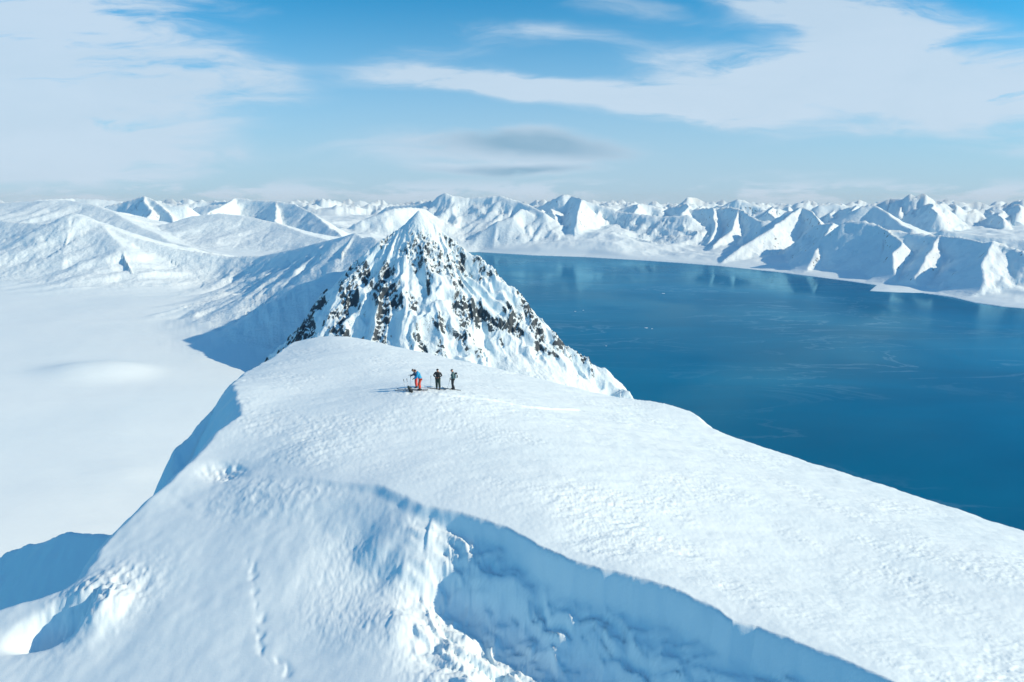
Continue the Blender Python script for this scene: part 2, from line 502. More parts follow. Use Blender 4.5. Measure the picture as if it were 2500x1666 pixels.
def hill_z(x, y, detail=True, px=None, py=None):
    if px is None:
        px, py = x, y
    wx = x + 0.5 * fbm(x * 0.13, y * 0.13, 3, 41) + 0.03 * fbm(x * 1.6, y * 1.6, 3, 42)
    wy = y + 0.5 * fbm(x * 0.13 + 50, y * 0.13, 3, 43) + 0.03 * fbm(x * 1.6 + 9, y * 1.6, 3, 44)
    sdE = poly_sd(wx + px - x, wy + py - y, EPOLY)
    zp, zl = fP(px, py), fL(px, py)
    # scarp between the plateau and the lower slope
    wid = 3.7 + 0.8 * fbm(x * 0.12, y * 0.12, 2, 45)
    k = 0.22 * sstep(sdE, -0.6, 0.05) + 0.78 * np.clip(1 + sdE / wid, 0, 1) ** 1.15
    z = zl + (zp - zl) * k
    low = sstep(sdE, 0.3, -1.0)
    if detail:
        # plateau: wind-carved sastrugi; rotated frame, long axis down the wind
        a = R(28); ca, sa = math.cos(a), math.sin(a)
        s = x * ca + y * sa; t = -x * sa + y * ca
        patch = sstep(fbm(x * 0.11, y * 0.11, 3, 46), -0.1, 0.35)
        sas = ridged(s * 0.55, t * 1.5, 4, 47, 0.55)
        fine_r = ridged(s * 1.6 + 0.6 * fbm(x, y, 2, 59), t * 3.6, 4, 60, 0.6)
        pl = sstep(sdE, 0.1, 2.2)
        z = z + pl * 0.022 * (fine_r - 0.4)
        z = z + pl * (0.06 * fbm(s * 0.25, t * 0.6, 3, 48) + patch * (0.085 * (sas - 0.4) + 0.045 * (fine_r - 0.4)))
        z = z + (0.003 + 0.010 * (1 - low)) * fbm(x * 4, y * 4, 2, 49)
        strip = low * sstep(sdE, -9.5, -6.5) * sstep(sdE, -2.0, -3.5) * sstep(x, -12, -8)
        z = z + strip * 0.045 * ridged(x * 2.6, y * 1.7, 3, 67)
        z = z + (1 - low) * 0.10 * fbm(x * 0.12, y * 0.12, 2, 50)
        # lower slope: smooth with faint ripples, blocky debris below the scarp
        deb = sstep(sdE, -6.0, -1.2) * low * sstep(x, -19.5, -17.5)
        z = z + low * 0.008 * fbm(x * 2.2, y * 0.9, 3, 51)
        z = z + deb * 0.03 * np.maximum(0, fbm(x * 2.4, y * 2.4, 3, 52) + 0.1)
        # wind-sculpted lobes in the hollow under the scarp, drawn out along it
        hs = x * 0.80 - y * 0.60; ht = x * 0.60 + y * 0.80
        hol = sstep(x, -7, -1.5) * sstep(sdE, -8.5, -5.5) * sstep(sdE, -0.1, -1.2)
        hw = fbm(x * 0.3, y * 0.3, 3, 55)
        z = z + hol * (0.62 * (ridged(hs * 0.17 + 0.5 * hw, ht * 0.50 + 0.9 * hw, 3, 53, 0.5) - 0.5) + 0.22 * (ridged(hs * 0.55 + hw, ht * 1.3 + hw, 3, 54, 0.55) - 0.5))
        z = z + hol * 0.06 * ridged(hs * 0.9 + hw, ht * 2.2, 3, 57)
        deb2 = bump_at(x, y, pt(690, 1270, 39.3), 4.2, 2.6, -0.2, 1.0, 3.0)
        z = z + deb2 * low * 0.09 * np.maximum(0, ridged(x * 1.3, y * 1.3, 3, 58) - 0.25)
    if detail:
        trk = np.full(x.shape, 1e3)
        for i in range(len(TRACK) - 1):
            trk = np.minimum(trk, seg_dist(x, y + 0.15 * np.sin(x * 0.9), TRACK[i][0], TRACK[i][1], TRACK[i + 1][0], TRACK[i + 1][1])[0])
        z = z - 0.14 * np.exp(-(trk / 0.25) ** 2) + 0.05 * np.exp(-((trk - 0.5) / 0.22) ** 2)
        for (px_, py_, Y_, r1, r2, h) in PITS:
            c_ = pt(px_, py_, Y_)
            z = z - bump_at(x, y, c_, r1, r2, 0.5, h, 3.0) + bump_at(x, y, (c_[0] + r1 * 0.9, c_[1] - r2 * .3), r1 * .8, r2 * .8, 0.5, h * 0.12)
        # overlapping wind-packed scales: long gentle backs with abrupt noses
        ph = ht * 0.62 + 1.5 * fbm(hs * 0.22, ht * 0.22, 3, 77) + 0.10 * hs
        sw = ph - np.floor(ph)
        env = sstep(fbm(hs * 0.30, ht * 0.55, 2, 78), -0.35, 0.25)
        z = z + hol * env * 0.42 * (sstep(sw, 0.0, 0.14) * (1 - sw))
        ph2 = ht * 1.7 + 1.2 * fbm(hs * 0.5 + 9, ht * 0.5, 3, 79) - 0.25 * hs
        sw2 = ph2 - np.floor(ph2)
        z = z + hol * 0.11 * (sstep(sw2, 0.0, 0.2) * (1 - sw2))
        # run of small slab scars down the lower slope
        dr = np.full(x.shape, 1e3)
        for i in range(len(RILL) - 1):
            dr = np.minimum(dr, seg_dist(x + 0.25 * fbm(x, y, 3, 86), y + 0.25 * fbm(x + 7, y, 3, 87), RILL[i][0], RILL[i][1], RILL[i + 1][0], RILL[i + 1][1])[0])
        z = z - low * 0.07 * np.exp(-(dr / 0.22) ** 2) * sstep(fbm(x * 1.2, y * 1.2, 2, 88), -0.1, 0.3)
        hb = bump_at(x, y, pt(545, 1152, 43.0), 1.5, 1.0, -0.5, 1.0, 2.5)
        z = z - 0.55 * hb + hb * 0.25 * ridged(x * 1.4, y * 1.4, 3, 68)
        # trampled snow round the group
        tr_ = bump_at(x, y, pt(1050, 956, 57.3), 4.5, 1.3, 0.0, 1.0, 3.0)
        z = z - tr_ * 0.14 * np.maximum(0, fbm(x * 2.6, y * 2.6, 3, 65) + 0.2)
    return z, sdE, low


def full_hill(x, y, detail=True):
    wx = x + 0.35 * fbm(x * 0.4, y * 0.4, 3, 61); wy = y + 0.35 * fbm(x * 0.4 + 30, y * 0.4, 3, 62)
    sd, nx, ny = poly_sd(wx, wy, TOP, True)
    z, sdE, low = hill_z(x, y, detail, nx, ny)
    d = np.maximum(0, -sd)
    west = sstep(x, -5, -15)
    sl = 0.95 + 0.55 * west
    zo = z - sl * (np.sqrt(d * d + 0.5) - 0.7071)
    zt = np.maximum(tent(wx, wy, armA, 2.4, 1.7, 0.4), tent(wx, wy, armB, 2.0, 1.3, 0.5))
    if detail:
        zt = zt + 0.22 * fbm(x * 0.6, y * 0.6, 3, 63) * sstep(d, 0, 3)
    zc = tent(x, y, colR, 0.7, 0.7, 10)
    zo = np.where(sd < 0, np.maximum(np.maximum(zo, zt), zc), zo)
    zo = zo + sstep(d, 20, 100) * 8 * fbm(x * 0.02, y * 0.02, 4, 64)
    # lump and wind scoop at the lower left
    pL = pt(262, 1455, 35.6)
    zo = zo + bump_at(wx, wy, pt(235, 1440, lowY(235, 1440)), 1.6, 1.3, 0.5, 0.45)
    zo = zo + bump_at(wx, wy, pt(250, 1500, lowY(250, 1500)), 1.0, 1.3, 0.0, 0.8)
    zo = zo - bump_at(wx, wy, pt(122, 1530, lowY(122, 1530)), 1.7, 1.1, 0.3, 1.25, 3.0)
    lump = bump_at(wx, wy, pt(235, 1470, lowY(235, 1470)), 2.4, 2.0, 0.5, 1.0)
    zo = zo + lump * 0.34 * (ridged(x * 1.3, y * 1.3, 4, 66, 0.55) - 0.5)
    return zo


ang = np.concatenate([np.radians(np.linspace(-180, -45, 46)[1:-1]), np.radians(np.linspace(-45, 45, 980)), np.radians(np.linspace(45, 180, 46)[1:])])
rad = np.concatenate([np.linspace(0.5, 15, 14)[:-1], np.exp(np.linspace(math.log(15), math.log(125), 520)), np.exp(np.linspace(math.log(125), math.log(1000), 90))[1:]])
X, Y = polar(ang, rad)
Z = full_hill(X, Y)
HMASK = Z > -8
m_hill = snow_mat('packed snow of the hill', [((0.9, 2.6, 1.5), 5, 0.006, 28), ((4, 7, 6), 4, 0.007, 20), ((20, 20, 20), 3, 0.005, 0)], var=0.15)
grid_mesh('snow_hill', X, Y, np.maximum(Z, -12), m_hill, wrap=True, mask=HMASK, label='wind-packed snow summit in the foreground with a shaded scarp')
del X, Y, Z

# ================================================================== FAR LAND
SHORE = [(1100, 617), (1165, 616), (1200, 618), (1300, 624), (1421, 628), (1559, 636), (1650, 642), (1752, 650), (1820, 657), (1890, 664), (2001, 678), (2084, 689), (2140, 697),
         (2123, 711), (2180, 714), (2250, 716), (2327, 727), (2380, 740), (2443, 749), (2500, 754), (2700, 790), (3200, 880)]


def on_sea(px, py):
    a, b, c = ray(px, py)
    Yd = -CAMZ / (c / b)
    return (a / b * Yd, Yd)


WATER = [on_sea(*p) for p in SHORE] + [(5200, 1500), (5200, -4000), (380, -4000), (330, 500), (330, 1000), (330, 1500), (60, 2200), (-300, 3500), (-560, 5000), (-700, 6500)]

# ridge lines: (profile slope to the front, slope behind, points)
def rl(pts, s=0.75, g=30.0, lam=160.0, foot=40.0):
    return dict(P=ppt(pts), s=s, g=g, lam=lam, foot=foot)


LEFT = [
    rl([(-300, 560, 3300), (-100, 535, 3200), (0, 536, 3150), (60, 543, 3080), (130, 545, 3000), (160, 526, 3000), (178, 519, 3000), (200, 526, 2980), (240, 543, 2950), (330, 580, 2850), (430, 608, 2780),
        (560, 626, 2720), (640, 624, 2650), (720, 607, 2450), (800, 588, 2300), (845, 577, 2150), (868, 569, 2080), (885, 580, 2030), (905, 578, 2000), (930, 590, 1900)], 0.50, 26, 120, 60),
    rl([(868, 569, 2080), (845, 610, 1960), (815, 650, 1850)], 0.8, 10, 60, 20),
    rl([(178, 519, 3000), (165, 600, 2750), (150, 660, 2560)], 0.45, 22, 70, 40),
    rl([(60, 543, 3080), (40, 610, 2800), (20, 660, 2600)], 0.45, 22, 70, 40),
    rl([(245, 545, 2950), (300, 600, 2700), (330, 680, 2450)], 0.35, 14, 90, 60),
]
MIDL = [
    rl([(-200, 500, 5600), (0, 497, 5600), (60, 492, 5500), (110, 489, 5400), (160, 488, 5400), (220, 495, 5300), (280, 520, 5000), (330, 548, 4700), (420, 590, 4300), (520, 622, 4000)], 0.34, 14, 200, 90),
    rl([(330, 560, 5400), (400, 548, 5300), (470, 528, 5200), (530, 521, 5200), (600, 528, 5100), (680, 545, 4900), (760, 575, 4500), (830, 592, 4200)], 0.30, 12, 240, 90),
    rl([(265, 500, 6600), (300, 492, 6600), (350, 478, 6500), (380, 488, 6400), (420, 500, 6300), (455, 500, 6300)], 0.85, 40, 170, 40),
    rl([(350, 478, 6500), (370, 515, 6000), (350, 545, 5700)], 0.95, 30, 120, 30),
    rl([(380, 488, 6400), (420, 525, 5900), (420, 545, 5700)], 0.95, 20, 120, 30),
    rl([(480, 505, 7600), (560, 495, 7500), (575, 482, 7500), (620, 488, 7400), (670, 490, 7200), (720, 498, 6900), (760, 520, 6400), (800, 548, 5900), (835, 578, 5400)], 0.62, 26, 200, 60),
    rl([(575, 482, 7500), (540, 505, 6900), (500, 520, 6600)], 0.9, 20, 140, 30),
    rl([(672, 490, 7200), (672, 530, 6500), (680, 560, 6000)], 0.95, 24, 140, 30),
    rl([(90, 488, 9000), (180, 484, 9500), (240, 486, 9500), (300, 492, 9500)], 0.5, 30, 250, 60),
    rl([(440, 492, 11000), (455, 486, 11000), (520, 492, 11000), (560, 492, 10500)], 0.7, 60, 300, 60),
    rl([(885, 535, 8600), (940, 516, 8700), (965, 508, 8800), (1000, 505, 9000), (1040, 510, 9200)], 0.7, 30, 200, 50),
    rl([(780, 506, 13000), (815, 500, 13000), (850, 502, 13500), (930, 497, 14000), (1000, 498, 15000)], 0.6, 50, 300, 60),
    rl([(950, 503, 10500), (1020, 498, 10200), (1060, 488, 10000), (1088, 470, 10000), (1105, 478, 9900), (1150, 482, 9900), (1190, 480, 9800), (1225, 477, 9700), (1262, 490, 9500), (1300, 505, 9200), (1330, 520, 8900)], 0.62, 45, 200, 60),
    rl([(1200, 545, 8700), (1250, 528, 8800), (1278, 508, 9000), (1310, 528, 8900), (1345, 550, 8800)], 0.85, 25, 160, 60),
]
RIGHT = [
    rl([(1306, 510, 10400), (1340, 492, 10300), (1377, 474, 10200), (1400, 478, 10200), (1421, 487, 9800), (1450, 495, 9800), (1500, 510, 9600)], 0.9, 30, 200, 60),
    rl([(1421, 487, 9500), (1414, 505, 9100), (1408, 545, 8600)], 0.95, 25, 150, 60),
    rl([(1440, 500, 12500), (1485, 490, 12500), (1530, 498, 12500), (1554, 491, 13000), (1600, 500, 13000)], 0.7, 50, 250, 60),
    rl([(1480, 512, 9800), (1560, 522, 9200), (1620, 528, 9000), (1680, 525, 8800)], 0.55, 40, 160, 60),
    rl([(1635, 503, 12500), (1655, 492, 12500), (1681, 478, 12500), (1720, 488, 12500), (1741, 487, 12500), (1765, 500, 12500)], 0.8, 50, 220, 60),
    rl([(1755, 505, 10500), (1780, 494, 10500), (1802, 484, 10500), (1830, 494, 10400), (1860, 503, 10300)], 0.8, 40, 200, 60),
    # face A
    rl([(1620, 560, 9348), (1650, 530, 9462), (1681, 509, 9462), (1714, 507, 9348), (1760, 506, 9120), (1786, 504, 9006), (1810, 512, 8778), (1857, 538, 8322), (1880, 545, 8093)], 0.95, 30, 130, 60),
    rl([(1740, 506, 9177), (1745, 560, 8436), (1725, 600, 7979)], 1.0, 25, 110, 50),
    rl([(1800, 508, 8892), (1790, 560, 8208), (1740, 600, 7751)], 1.0, 20, 110, 50),
    rl([(1681, 509, 9462), (1640, 545, 9006), (1565, 585, 8550)], 0.8, 20, 120, 50),
    # face B
    rl([(1857, 538, 8064), (1885, 538, 8064), (1920, 518, 8064), (1957, 504, 8064), (1985, 516, 7840), (2001, 545, 7392)], 0.95, 25, 120, 60),
    rl([(1957, 504, 8064), (1900, 545, 7616), (1880, 560, 7280), (1830, 590, 7000), (1760, 640, 6608)], 0.85, 22, 110, 50),
    # lit spur D
    rl([(2001, 548, 6890), (2034, 543, 6678), (2010, 580, 6307), (1990, 606, 6095), (1950, 640, 5830), (1890, 668, 5618)], 0.9, 26, 90, 50),
    # face C
    rl([(2050, 545, 6200), (2067, 538, 6200), (2112, 538, 6100), (2150, 547, 6000), (2167, 557, 5900), (2200, 590, 5600), (2189, 610, 5450), (2165, 650, 5150)], 0.95, 14, 130, 60),
    rl([(2105, 505, 8300), (2133, 500, 8300), (2160, 515, 8000), (2200, 545, 7500), (2225, 560, 7000)], 0.6, 14, 140, 60),
    rl([(2120, 500, 11500), (2155, 490, 11500), (2190, 482, 11300), (2216, 472, 11200), (2235, 476, 11000), (2250, 468, 11000), (2290, 490, 10800), (2343, 512, 10500), (2420, 530, 10500)], 0.75, 40, 200, 60),
    rl([(1900, 504, 13000), (1950, 490, 13000), (1975, 498, 13000), (2030, 495, 13500), (2060, 500, 13000)], 0.7, 45, 250, 60),
    rl([(2000, 500, 10500), (2040, 496, 10500), (2080, 504, 10400)], 0.75, 30, 200, 60),
    rl([(2310, 498, 16000), (2330, 490, 16000), (2380, 492, 16000), (2440, 496, 16000), (2493, 508, 15500), (2600, 500, 15500)], 0.7, 60, 300, 60),
    # F, G, H to the right
    rl([(2167, 557, 5900), (2220, 566, 5800), (2294, 574, 5600), (2343, 578, 5400), (2404, 592, 5100), (2440, 600, 4950)], 0.75, 14, 120, 60),
    rl([(2294, 574, 5600), (2270, 610, 5300), (2240, 660, 4950)], 0.7, 16, 90, 50),
    rl([(2300, 560, 6800), (2400, 572, 6600), (2500, 585, 6400), (2700, 600, 6000)], 0.6, 14, 140, 60),
    rl([(2404, 592, 5000), (2432, 588, 4850), (2462, 600, 4800), (2500, 612, 4700), (2560, 630, 4600), (2700, 680, 4400)], 0.85, 22, 100, 50),
    rl([(2432, 588, 4850), (2400, 630, 4650), (2380, 665, 4500), (2330, 690, 4400), (2262, 708, 4330)], 0.75, 14, 80, 50),
    # low hills by the left shore
    rl([(1425, 612, 8288), (1470, 595, 8400), (1500, 572, 8512), (1517, 567, 8512), (1550, 580, 8400), (1600, 590, 8176)], 0.55, 22, 110, 50),
    rl([(1530, 552, 9296), (1572, 543, 9296), (1600, 560, 8960), (1630, 585, 8512)], 0.7, 22, 120, 50),
    rl([(1270, 575, 9184), (1320, 562, 9296), (1360, 558, 9184), (1400, 575, 8960)], 0.35, 20, 120, 50),
]


def add_far_rows():
    rnd = random.Random(5)
    out = []
    for (Yd, n, lo, hi) in ((13500, 0, 487, 508), (16500, 0, 482, 503), (21000, 0, 484, 498), (29000, 0, 484, 496)):
        px = -250
        while px < 2750:
            wpx = rnd.uniform(45, 120)
            top = rnd.uniform(lo, hi)
            pts = [(px, top + rnd.uniform(8, 14), Yd + rnd.uniform(-800, 800)), (px + wpx * .3, top + rnd.uniform(2, 6), Yd), (px + wpx * .5, top, Yd + rnd.uniform(-500, 500)),
                   (px + wpx * .75, top + rnd.uniform(3, 7), Yd), (px + wpx, top + rnd.uniform(8, 14), Yd)]
            out.append(rl(pts, 0.75, 60, 300, 80))
            px += wpx * rnd.uniform(0.6, 1.0)
    return out


FARR = add_far_rows()
_r = random.Random(21)
for _k in range(34):
    _px = 1230 + 1260 * (_k + _r.uniform(0, 1)) / 34
    _Y = _r.uniform(9600, 12500); _t = _r.uniform(494, 512); _w = _r.uniform(28, 62)
    RIGHT.append(rl([(_px - _w, _t + _r.uniform(12, 20), _Y + _r.uniform(-300, 300)), (_px - _w * .4, _t + _r.uniform(3, 8), _Y), (_px, _t, _Y), (_px + _w * .5, _t + _r.uniform(4, 9), _Y), (_px + _w, _t + _r.uniform(12, 20), _Y + _r.uniform(-300, 300))], 0.9, 34, 150, 50))
    RIGHT.append(rl([(_px, _t + 1, _Y - 10), (_px + _r.uniform(-14, 14), _t + 12, _Y - 380), (_px + _r.uniform(-22, 22), _t + 26, _Y - 800)], 0.95, 24, 120, 50))


def eval_ridges(x, y, lst, mul=1.6):
    """returns best height, runner-up height"""
    best = np.full(x.shape, -1e5); sec = np.full(x.shape, -1e5)
    bs = np.zeros(x.shape); bd = np.zeros(x.shape); bg = np.zeros(x.shape); bl = np.ones(x.shape)
    off = 0.0
    for r in lst:
        P = r['P']; zr0 = np.full(x.shape, -1e5); s0 = np.zeros(x.shape); d0 = np.zeros(x.shape)
        acc = 0.0
        xs = [p[0] for p in P]; ys = [p[1] for p in P]; reach = max(p[2] for p in P) / r['s'] + 100
        bx = (x > min(xs) - reach) & (x < max(xs) + reach) & (y > min(ys) - reach) & (y < max(ys) + reach)
        xx, yy = x[bx], y[bx]
        if xx.size == 0:
            continue
        z_, s_, d_ = np.full(xx.shape, -1e5), np.zeros(xx.shape), np.zeros(xx.shape)
        for i in range(len(P) - 1):
            d, t, c = seg_dist(xx, yy, P[i][0], P[i][1], P[i + 1][0], P[i + 1][1])
            ln = math.hypot(P[i + 1][0] - P[i][0], P[i + 1][1] - P[i][1])
            # steeper near the crest, easing towards the foot
            dd = d * (1 - 0.22 * np.clip(d / 900.0, 0, 1))
            z = P[i][2] + (P[i + 1][2] - P[i][2]) * t - r['s'] * dd
            u = z > z_
            z_ = np.where(u, z, z_); d_ = np.where(u, d, d_)
            acc += ln
        axl = math.hypot(P[-1][0] - P[0][0], P[-1][1] - P[0][1]) + 1e-6
        s_ = (xx * (P[-1][0] - P[0][0]) + yy * (P[-1][1] - P[0][1])) / axl
        B, S = best[bx], sec[bx]
        u = z_ > B
        sec[bx] = np.where(u, B, np.maximum(S, z_))
        best[bx] = np.where(u, z_, B)
        bs[bx] = np.where(u, s_ + off, bs[bx]); bd[bx] = np.where(u, d_, bd[bx])
        bg[bx] = np.where(u, r['g'], bg[bx]); bl[bx] = np.where(u, r['lam'], bl[bx])
        off += acc + 3333.0
    # gullies running down the flanks
    fade = np.clip((best - sec) / (1.6 * bg + 1), 0, 1)
    q1 = np.abs(perlin(bs / bl + 0.35 * fbm(x / bl / 2, y / bl / 2, 2, 71), bd / (bl * 6), 72))
    q2 = np.abs(perlin(bs / bl * 2.7 + 0.4 * fbm(x / bl, y / bl, 2, 73), bd / (bl * 2.5), 74))
    amp = bg * sstep(bd, 0, bl * 1.5) * fade
    z = best - amp * (1 - 1.6 * q1) * 0.8 - amp * 0.35 * (1 - 1.6 * q2)
    cw_ = fbm(x / bl / 2, y / bl / 2, 2, 76)
    z = z + sstep(bd, 0, bl * .6) * bg * mul * (ridged(x / bl * 0.42 + 0.5 * cw_, y / bl * 0.42, 6, 75, 0.58) - 0.5)
    return z, best, bd


def land(x, y):
    sdw = poly_sd(x, y, WATER)
    dist = -sdw                      # distance inland
    west = sstep(x, 300, -150) * sstep(y, 9000, 5500)
    uu = x / np.maximum(y, 1)
    Lfar = 5200 - 4100 * sstep(uu, 0.26, 0.14)
    Lx = Lfar * (1 - west) + 420 * west
    top = 330 - 21 * west
    base = 3.0 + top * (1 - np.exp(-np.maximum(dist, 0) / Lx))
    base = base * sstep(dist, -5, 25) - sstep(-dist, 0, 60) * 12
    # hummocks on the coastal land
    hum = (0.15 + 0.85 * sstep(dist, 30, 700)) * (1 - west) * sstep(y, 16000, 9000)
    base = base + hum * (60 * ridged(x / 800, y / 800, 6, 81, 0.5) - 12)
    # glacier swells
    gl = west
    mp = pt(235, 905, 1285)
    base = base + gl * (8.0 * fbm(x / 800, y / 800, 3, 82) + 1.6 * fbm(x / 160, y / 90, 3, 85))
    base = base + bump_at(x, y, (pt(240, 885, 1260)[0], 1260), 88, 60, 0.25, 16, 3.0)
    base = base + bump_at(x, y, (pt(300, 1062, 820)[0], 820), 45, 18, 0.1, 3, 2.0)
    # the near glacier leans up to the left
    base = base + gl * 12 * sstep(y, 900, 300) * sstep(x, -150, -700)
    z = base
    lab = np.zeros(x.shape, np.int8)
    for k, lst, sm in ((1, LEFT, 55), (2, MIDL, 40), (3, RIGHT, 20), (4, FARR, 30)):
        wv = 26.0 if k in (1,) else 45.0
        qx = x + wv * fbm(x / 420, y / 420, 4, 83); qy = y + wv * fbm(x / 420 + 77, y / 420, 4, 84)
        zz, raw, bd = eval_ridges(qx, qy, lst, {1: 0.75, 2: 1.3, 3: 1.7, 4: 1.5}[k])
        lab = np.where(zz > z - 2, k, lab)
        z = smax(zz, z, sm)
    dp = np.maximum(dist, 0)
    cw = 1 - west
    cap = 2.5 + 0.05 * dp + (0.0013 * cw + 0.01 * west) * dp * dp
    z = np.where(dist > 0, -smax(-z, -cap, 5 + 0.025 * dp), z)
    z = np.where(dist > -60, np.minimum(z, 2.0 + np.maximum(dist, -60) * 1.1), -12)
    return z, lab, dist


ang = np.radians(np.concatenate([np.linspace(-52, -41, 24)[:-1], np.linspace(-41, 41, 1060), np.linspace(41, 52, 24)[1:]]))
rad = np.concatenate([np.exp(np.linspace(math.log(330), math.log(2000), 90))[:-1], np.exp(np.linspace(math.log(2000), math.log(4000), 130))[:-1],
                      np.exp(np.linspace(math.log(4000), math.log(12000), 250))[:-1], np.exp(np.linspace(math.log(12000), math.log(38000), 80))])
X, Y = polar(ang, rad)
Z, LAB, DIST = land(X, Y)
gz = np.hypot(np.gradient(Z, axis=0) / np.gradient(np.hypot(X, Y), axis=0), np.gradient(Z, axis=1) / (np.gradient(X, axis=1) ** 2 + np.gradient(Y, axis=1) ** 2) ** 0.5)
rockA = sstep(gz, 0.75, 1.25) * 0.28 + 0.35 * (ridged(X / 90, Y / 90, 3, 91) - 0.5)
far_sn = [((0.02, 0.02, 0.02), 6, 9.0, 0), ((0.10, 0.10, 0.10), 4, 1.2, 0)]
m_far = snow_mat('far snow', far_sn, rock=(0.05, 0.80, 0.88), var=0.002)
m_gl = snow_mat('glacier snow', [((0.012, 0.03, 0.02), 6, 1.3, 15), ((0.09, 0.14, 0.1), 4, 0.10, 10)], var=0.004)
vis = (Z > -8)
names = {0: ('glacier', 'flat snow-covered glacier and snowy lowland between the mountains', m_gl),
         1: ('mountain', 'long snowy mountain behind the glacier on the left', m_far),
         2: ('mountain', 'bright snow ranges behind the glacier', m_far),
         3: ('mountain', 'snowy peaks with shaded blue faces along the far shore of the fjord', m_far),
         4: ('mountain', 'most distant low row of snowy peaks on the horizon', m_far)}
idx = np.arange(X.size).reshape(X.shape)
fl = LAB[:-1, :-1]
for k, (nm, lb, mt) in names.items():
    # split the sheet by what stands highest there; faces shared along the borders
    nr, nc = X.shape
    sel = (fl == k) & (vis[:-1, :-1] | vis[1:, 1:] | vis[:-1, 1:] | vis[1:, :-1])
    q = np.stack([idx[:-1, :-1], idx[:-1, 1:], idx[1:, 1:], idx[1:, :-1]], -1)[sel]
    used = np.zeros(X.size, bool); used[q.ravel()] = True
    remap = np.cumsum(used) - 1
    co = np.stack([X.ravel(), Y.ravel(), Z.ravel()], -1)[used]
    q = remap[q]
    me = bpy.data.meshes.new(nm)
    me.vertices.add(len(co)); me.vertices.foreach_set('co', co.astype(np.float32).ravel())
    me.loops.add(q.size); me.loops.foreach_set('vertex_index', q.astype(np.int32).ravel())
    me.polygons.add(len(q)); me.polygons.foreach_set('loop_start', np.arange(0, q.size, 4, dtype=np.int32))
    me.polygons.foreach_set('use_smooth', np.ones(len(q), bool))
    me.update(calc_edges=True)
    at = me.attributes.new('rock', 'FLOAT', 'POINT'); at.data.foreach_set('value', rockA.ravel()[used].astype(np.float32))
    me.materials.append(mt)
    o = bpy.data.objects.new(nm, me); COL.objects.link(o)
    o['kind'] = 'structure'; o['label'] = lb
del X, Y, Z, LAB, DIST

# ================================================================== PYRAMID PEAK
apex = pt(1023, 514, 1500)
PK = [
    ppt([(1023, 514, 1500), (1000, 535, 1490), (978, 558, 1480), (940, 585, 1465), (905, 600, 1455), (890, 630, 1445), (865, 660, 1430), (840, 700, 1400), (800, 745, 1380), (760, 790, 1350), (735, 815, 1330)]),
    ppt([(1023, 514, 1500), (1060, 545, 1490), (1110, 590, 1475), (1165, 630, 1450), (1215, 665, 1430), (1260, 705, 1410), (1300, 755, 1385), (1340, 800, 1365), (1380, 845, 1350), (1405, 860, 1345), (1440, 885, 1340), (1475, 893, 1335), (1478, 915, 1320), (1545, 968, 1290)]),
    ppt([(1023, 514, 1500), (980, 560, 1640), (930, 588, 1800)]),
]
RIBS = [
    ppt([(1023, 514, 1500), (1010, 590, 1450), (1000, 660, 1400), (975, 740, 1350), (985, 800, 1310), (1030, 880, 1260)]),
    ppt([(1030, 530, 1492), (1075, 600, 1445), (1100, 680, 1395), (1130, 760, 1345), (1160, 850, 1290), (1210, 950, 1240)]),
    ppt([(1110, 592, 1474), (1170, 700, 1400), (1210, 790, 1345), (1250, 880, 1290), (1300, 950, 1250)]),
    ppt([(1215, 668, 1428), (1270, 780, 1360), (1320, 860, 1310), (1370, 930, 1260)]),
    ppt([(940, 588, 1463), (925, 660, 1415), (900, 740, 1365), (880, 830, 1310)]),
    ppt([(865, 662, 1428), (840, 740, 1375), (800, 820, 1320)]),
]


def peak_cluster(x, y):
    return sstep(fbm((x + y * .5) / 46, (y - x * .3) / 80, 3, 108, 0.6) + 0.12 * sstep(1470, 1330, y), -0.10, 0.22)


def peak_z(x, y):
    nw = sstep(np.hypot(x - apex[0], y - apex[1]), 10, 90)
    qx = x + 9 * nw * fbm(x / 60, y / 60, 3, 101); qy = y + 9 * nw * fbm(x / 60 + 40, y / 60, 3, 102)
    z = tent(qx, qy, PK[0], 1.7, 1.02, .3)
    z = np.maximum(z, tent(qx, qy, PK[1], 1.02, 1.25, .3))
    z = np.maximum(z, tent(qx, qy, PK[2], 1.0, 1.0, 2))
    main = z.copy()
    for r in RIBS:
        z = smax(tent(qx, qy, [(r[0][0], r[0][1], r[0][2] - 9)] + r[1:], 1.5, 1.5, 2), z, 4)
    dep = np.clip(main.max() * 0 + (apex[2] - z) / 250, 0, 1)
    # fluting and crags fan out down the fall line from the summit
    rx, ry = x - apex[0], -(y - apex[1])
    rr = np.hypot(rx, ry) + 1
    th = np.arctan2(rx, ry + 60)
    fade = sstep(apex[2] - z, 2, 70)
    w1 = fbm(x / 70, y / 70, 3, 103)
    w2 = fbm(x / 28, y / 28, 3, 111)
    f1 = ridged(th * 4.5 + 0.7 * w1, rr / 210 + 0.6 * w1, 2, 104, 0.5)
    f2 = ridged(th * 9 + 1.6 * w1 + 0.4 * w2, rr / 70 + 0.8 * w1, 4, 110, 0.62)
    cr = ridged((x + y * 0.6) / 26 + 0.9 * w2, (y - x * 0.3) / 30, 5, 105, 0.62)
    clu = peak_cluster(x, y)
    z = z + fade * (21.0 * sstep(apex[2] - z, 0, 130) * (f1 - 0.6) + 4.0 * (f2 - 0.5)) + fade * (0.25 + 1.1 * clu) * (4.5 * (cr - 0.5) + 3.4 * (ridged((x + y * .3) / 9 + w2, (y - x * .3) / 12, 3, 112, 0.6) - 0.5))
    z = z + (0.5 + clu) * 1.1 * fbm(x / 7, y / 7, 3, 106) * fade
    return z


gx = np.arange(-560, 400, 1.75); gy = np.arange(1090, 1800, 1.75)
X, Y = np.meshgrid(gx, gy)
Z = peak_z(X, Y)
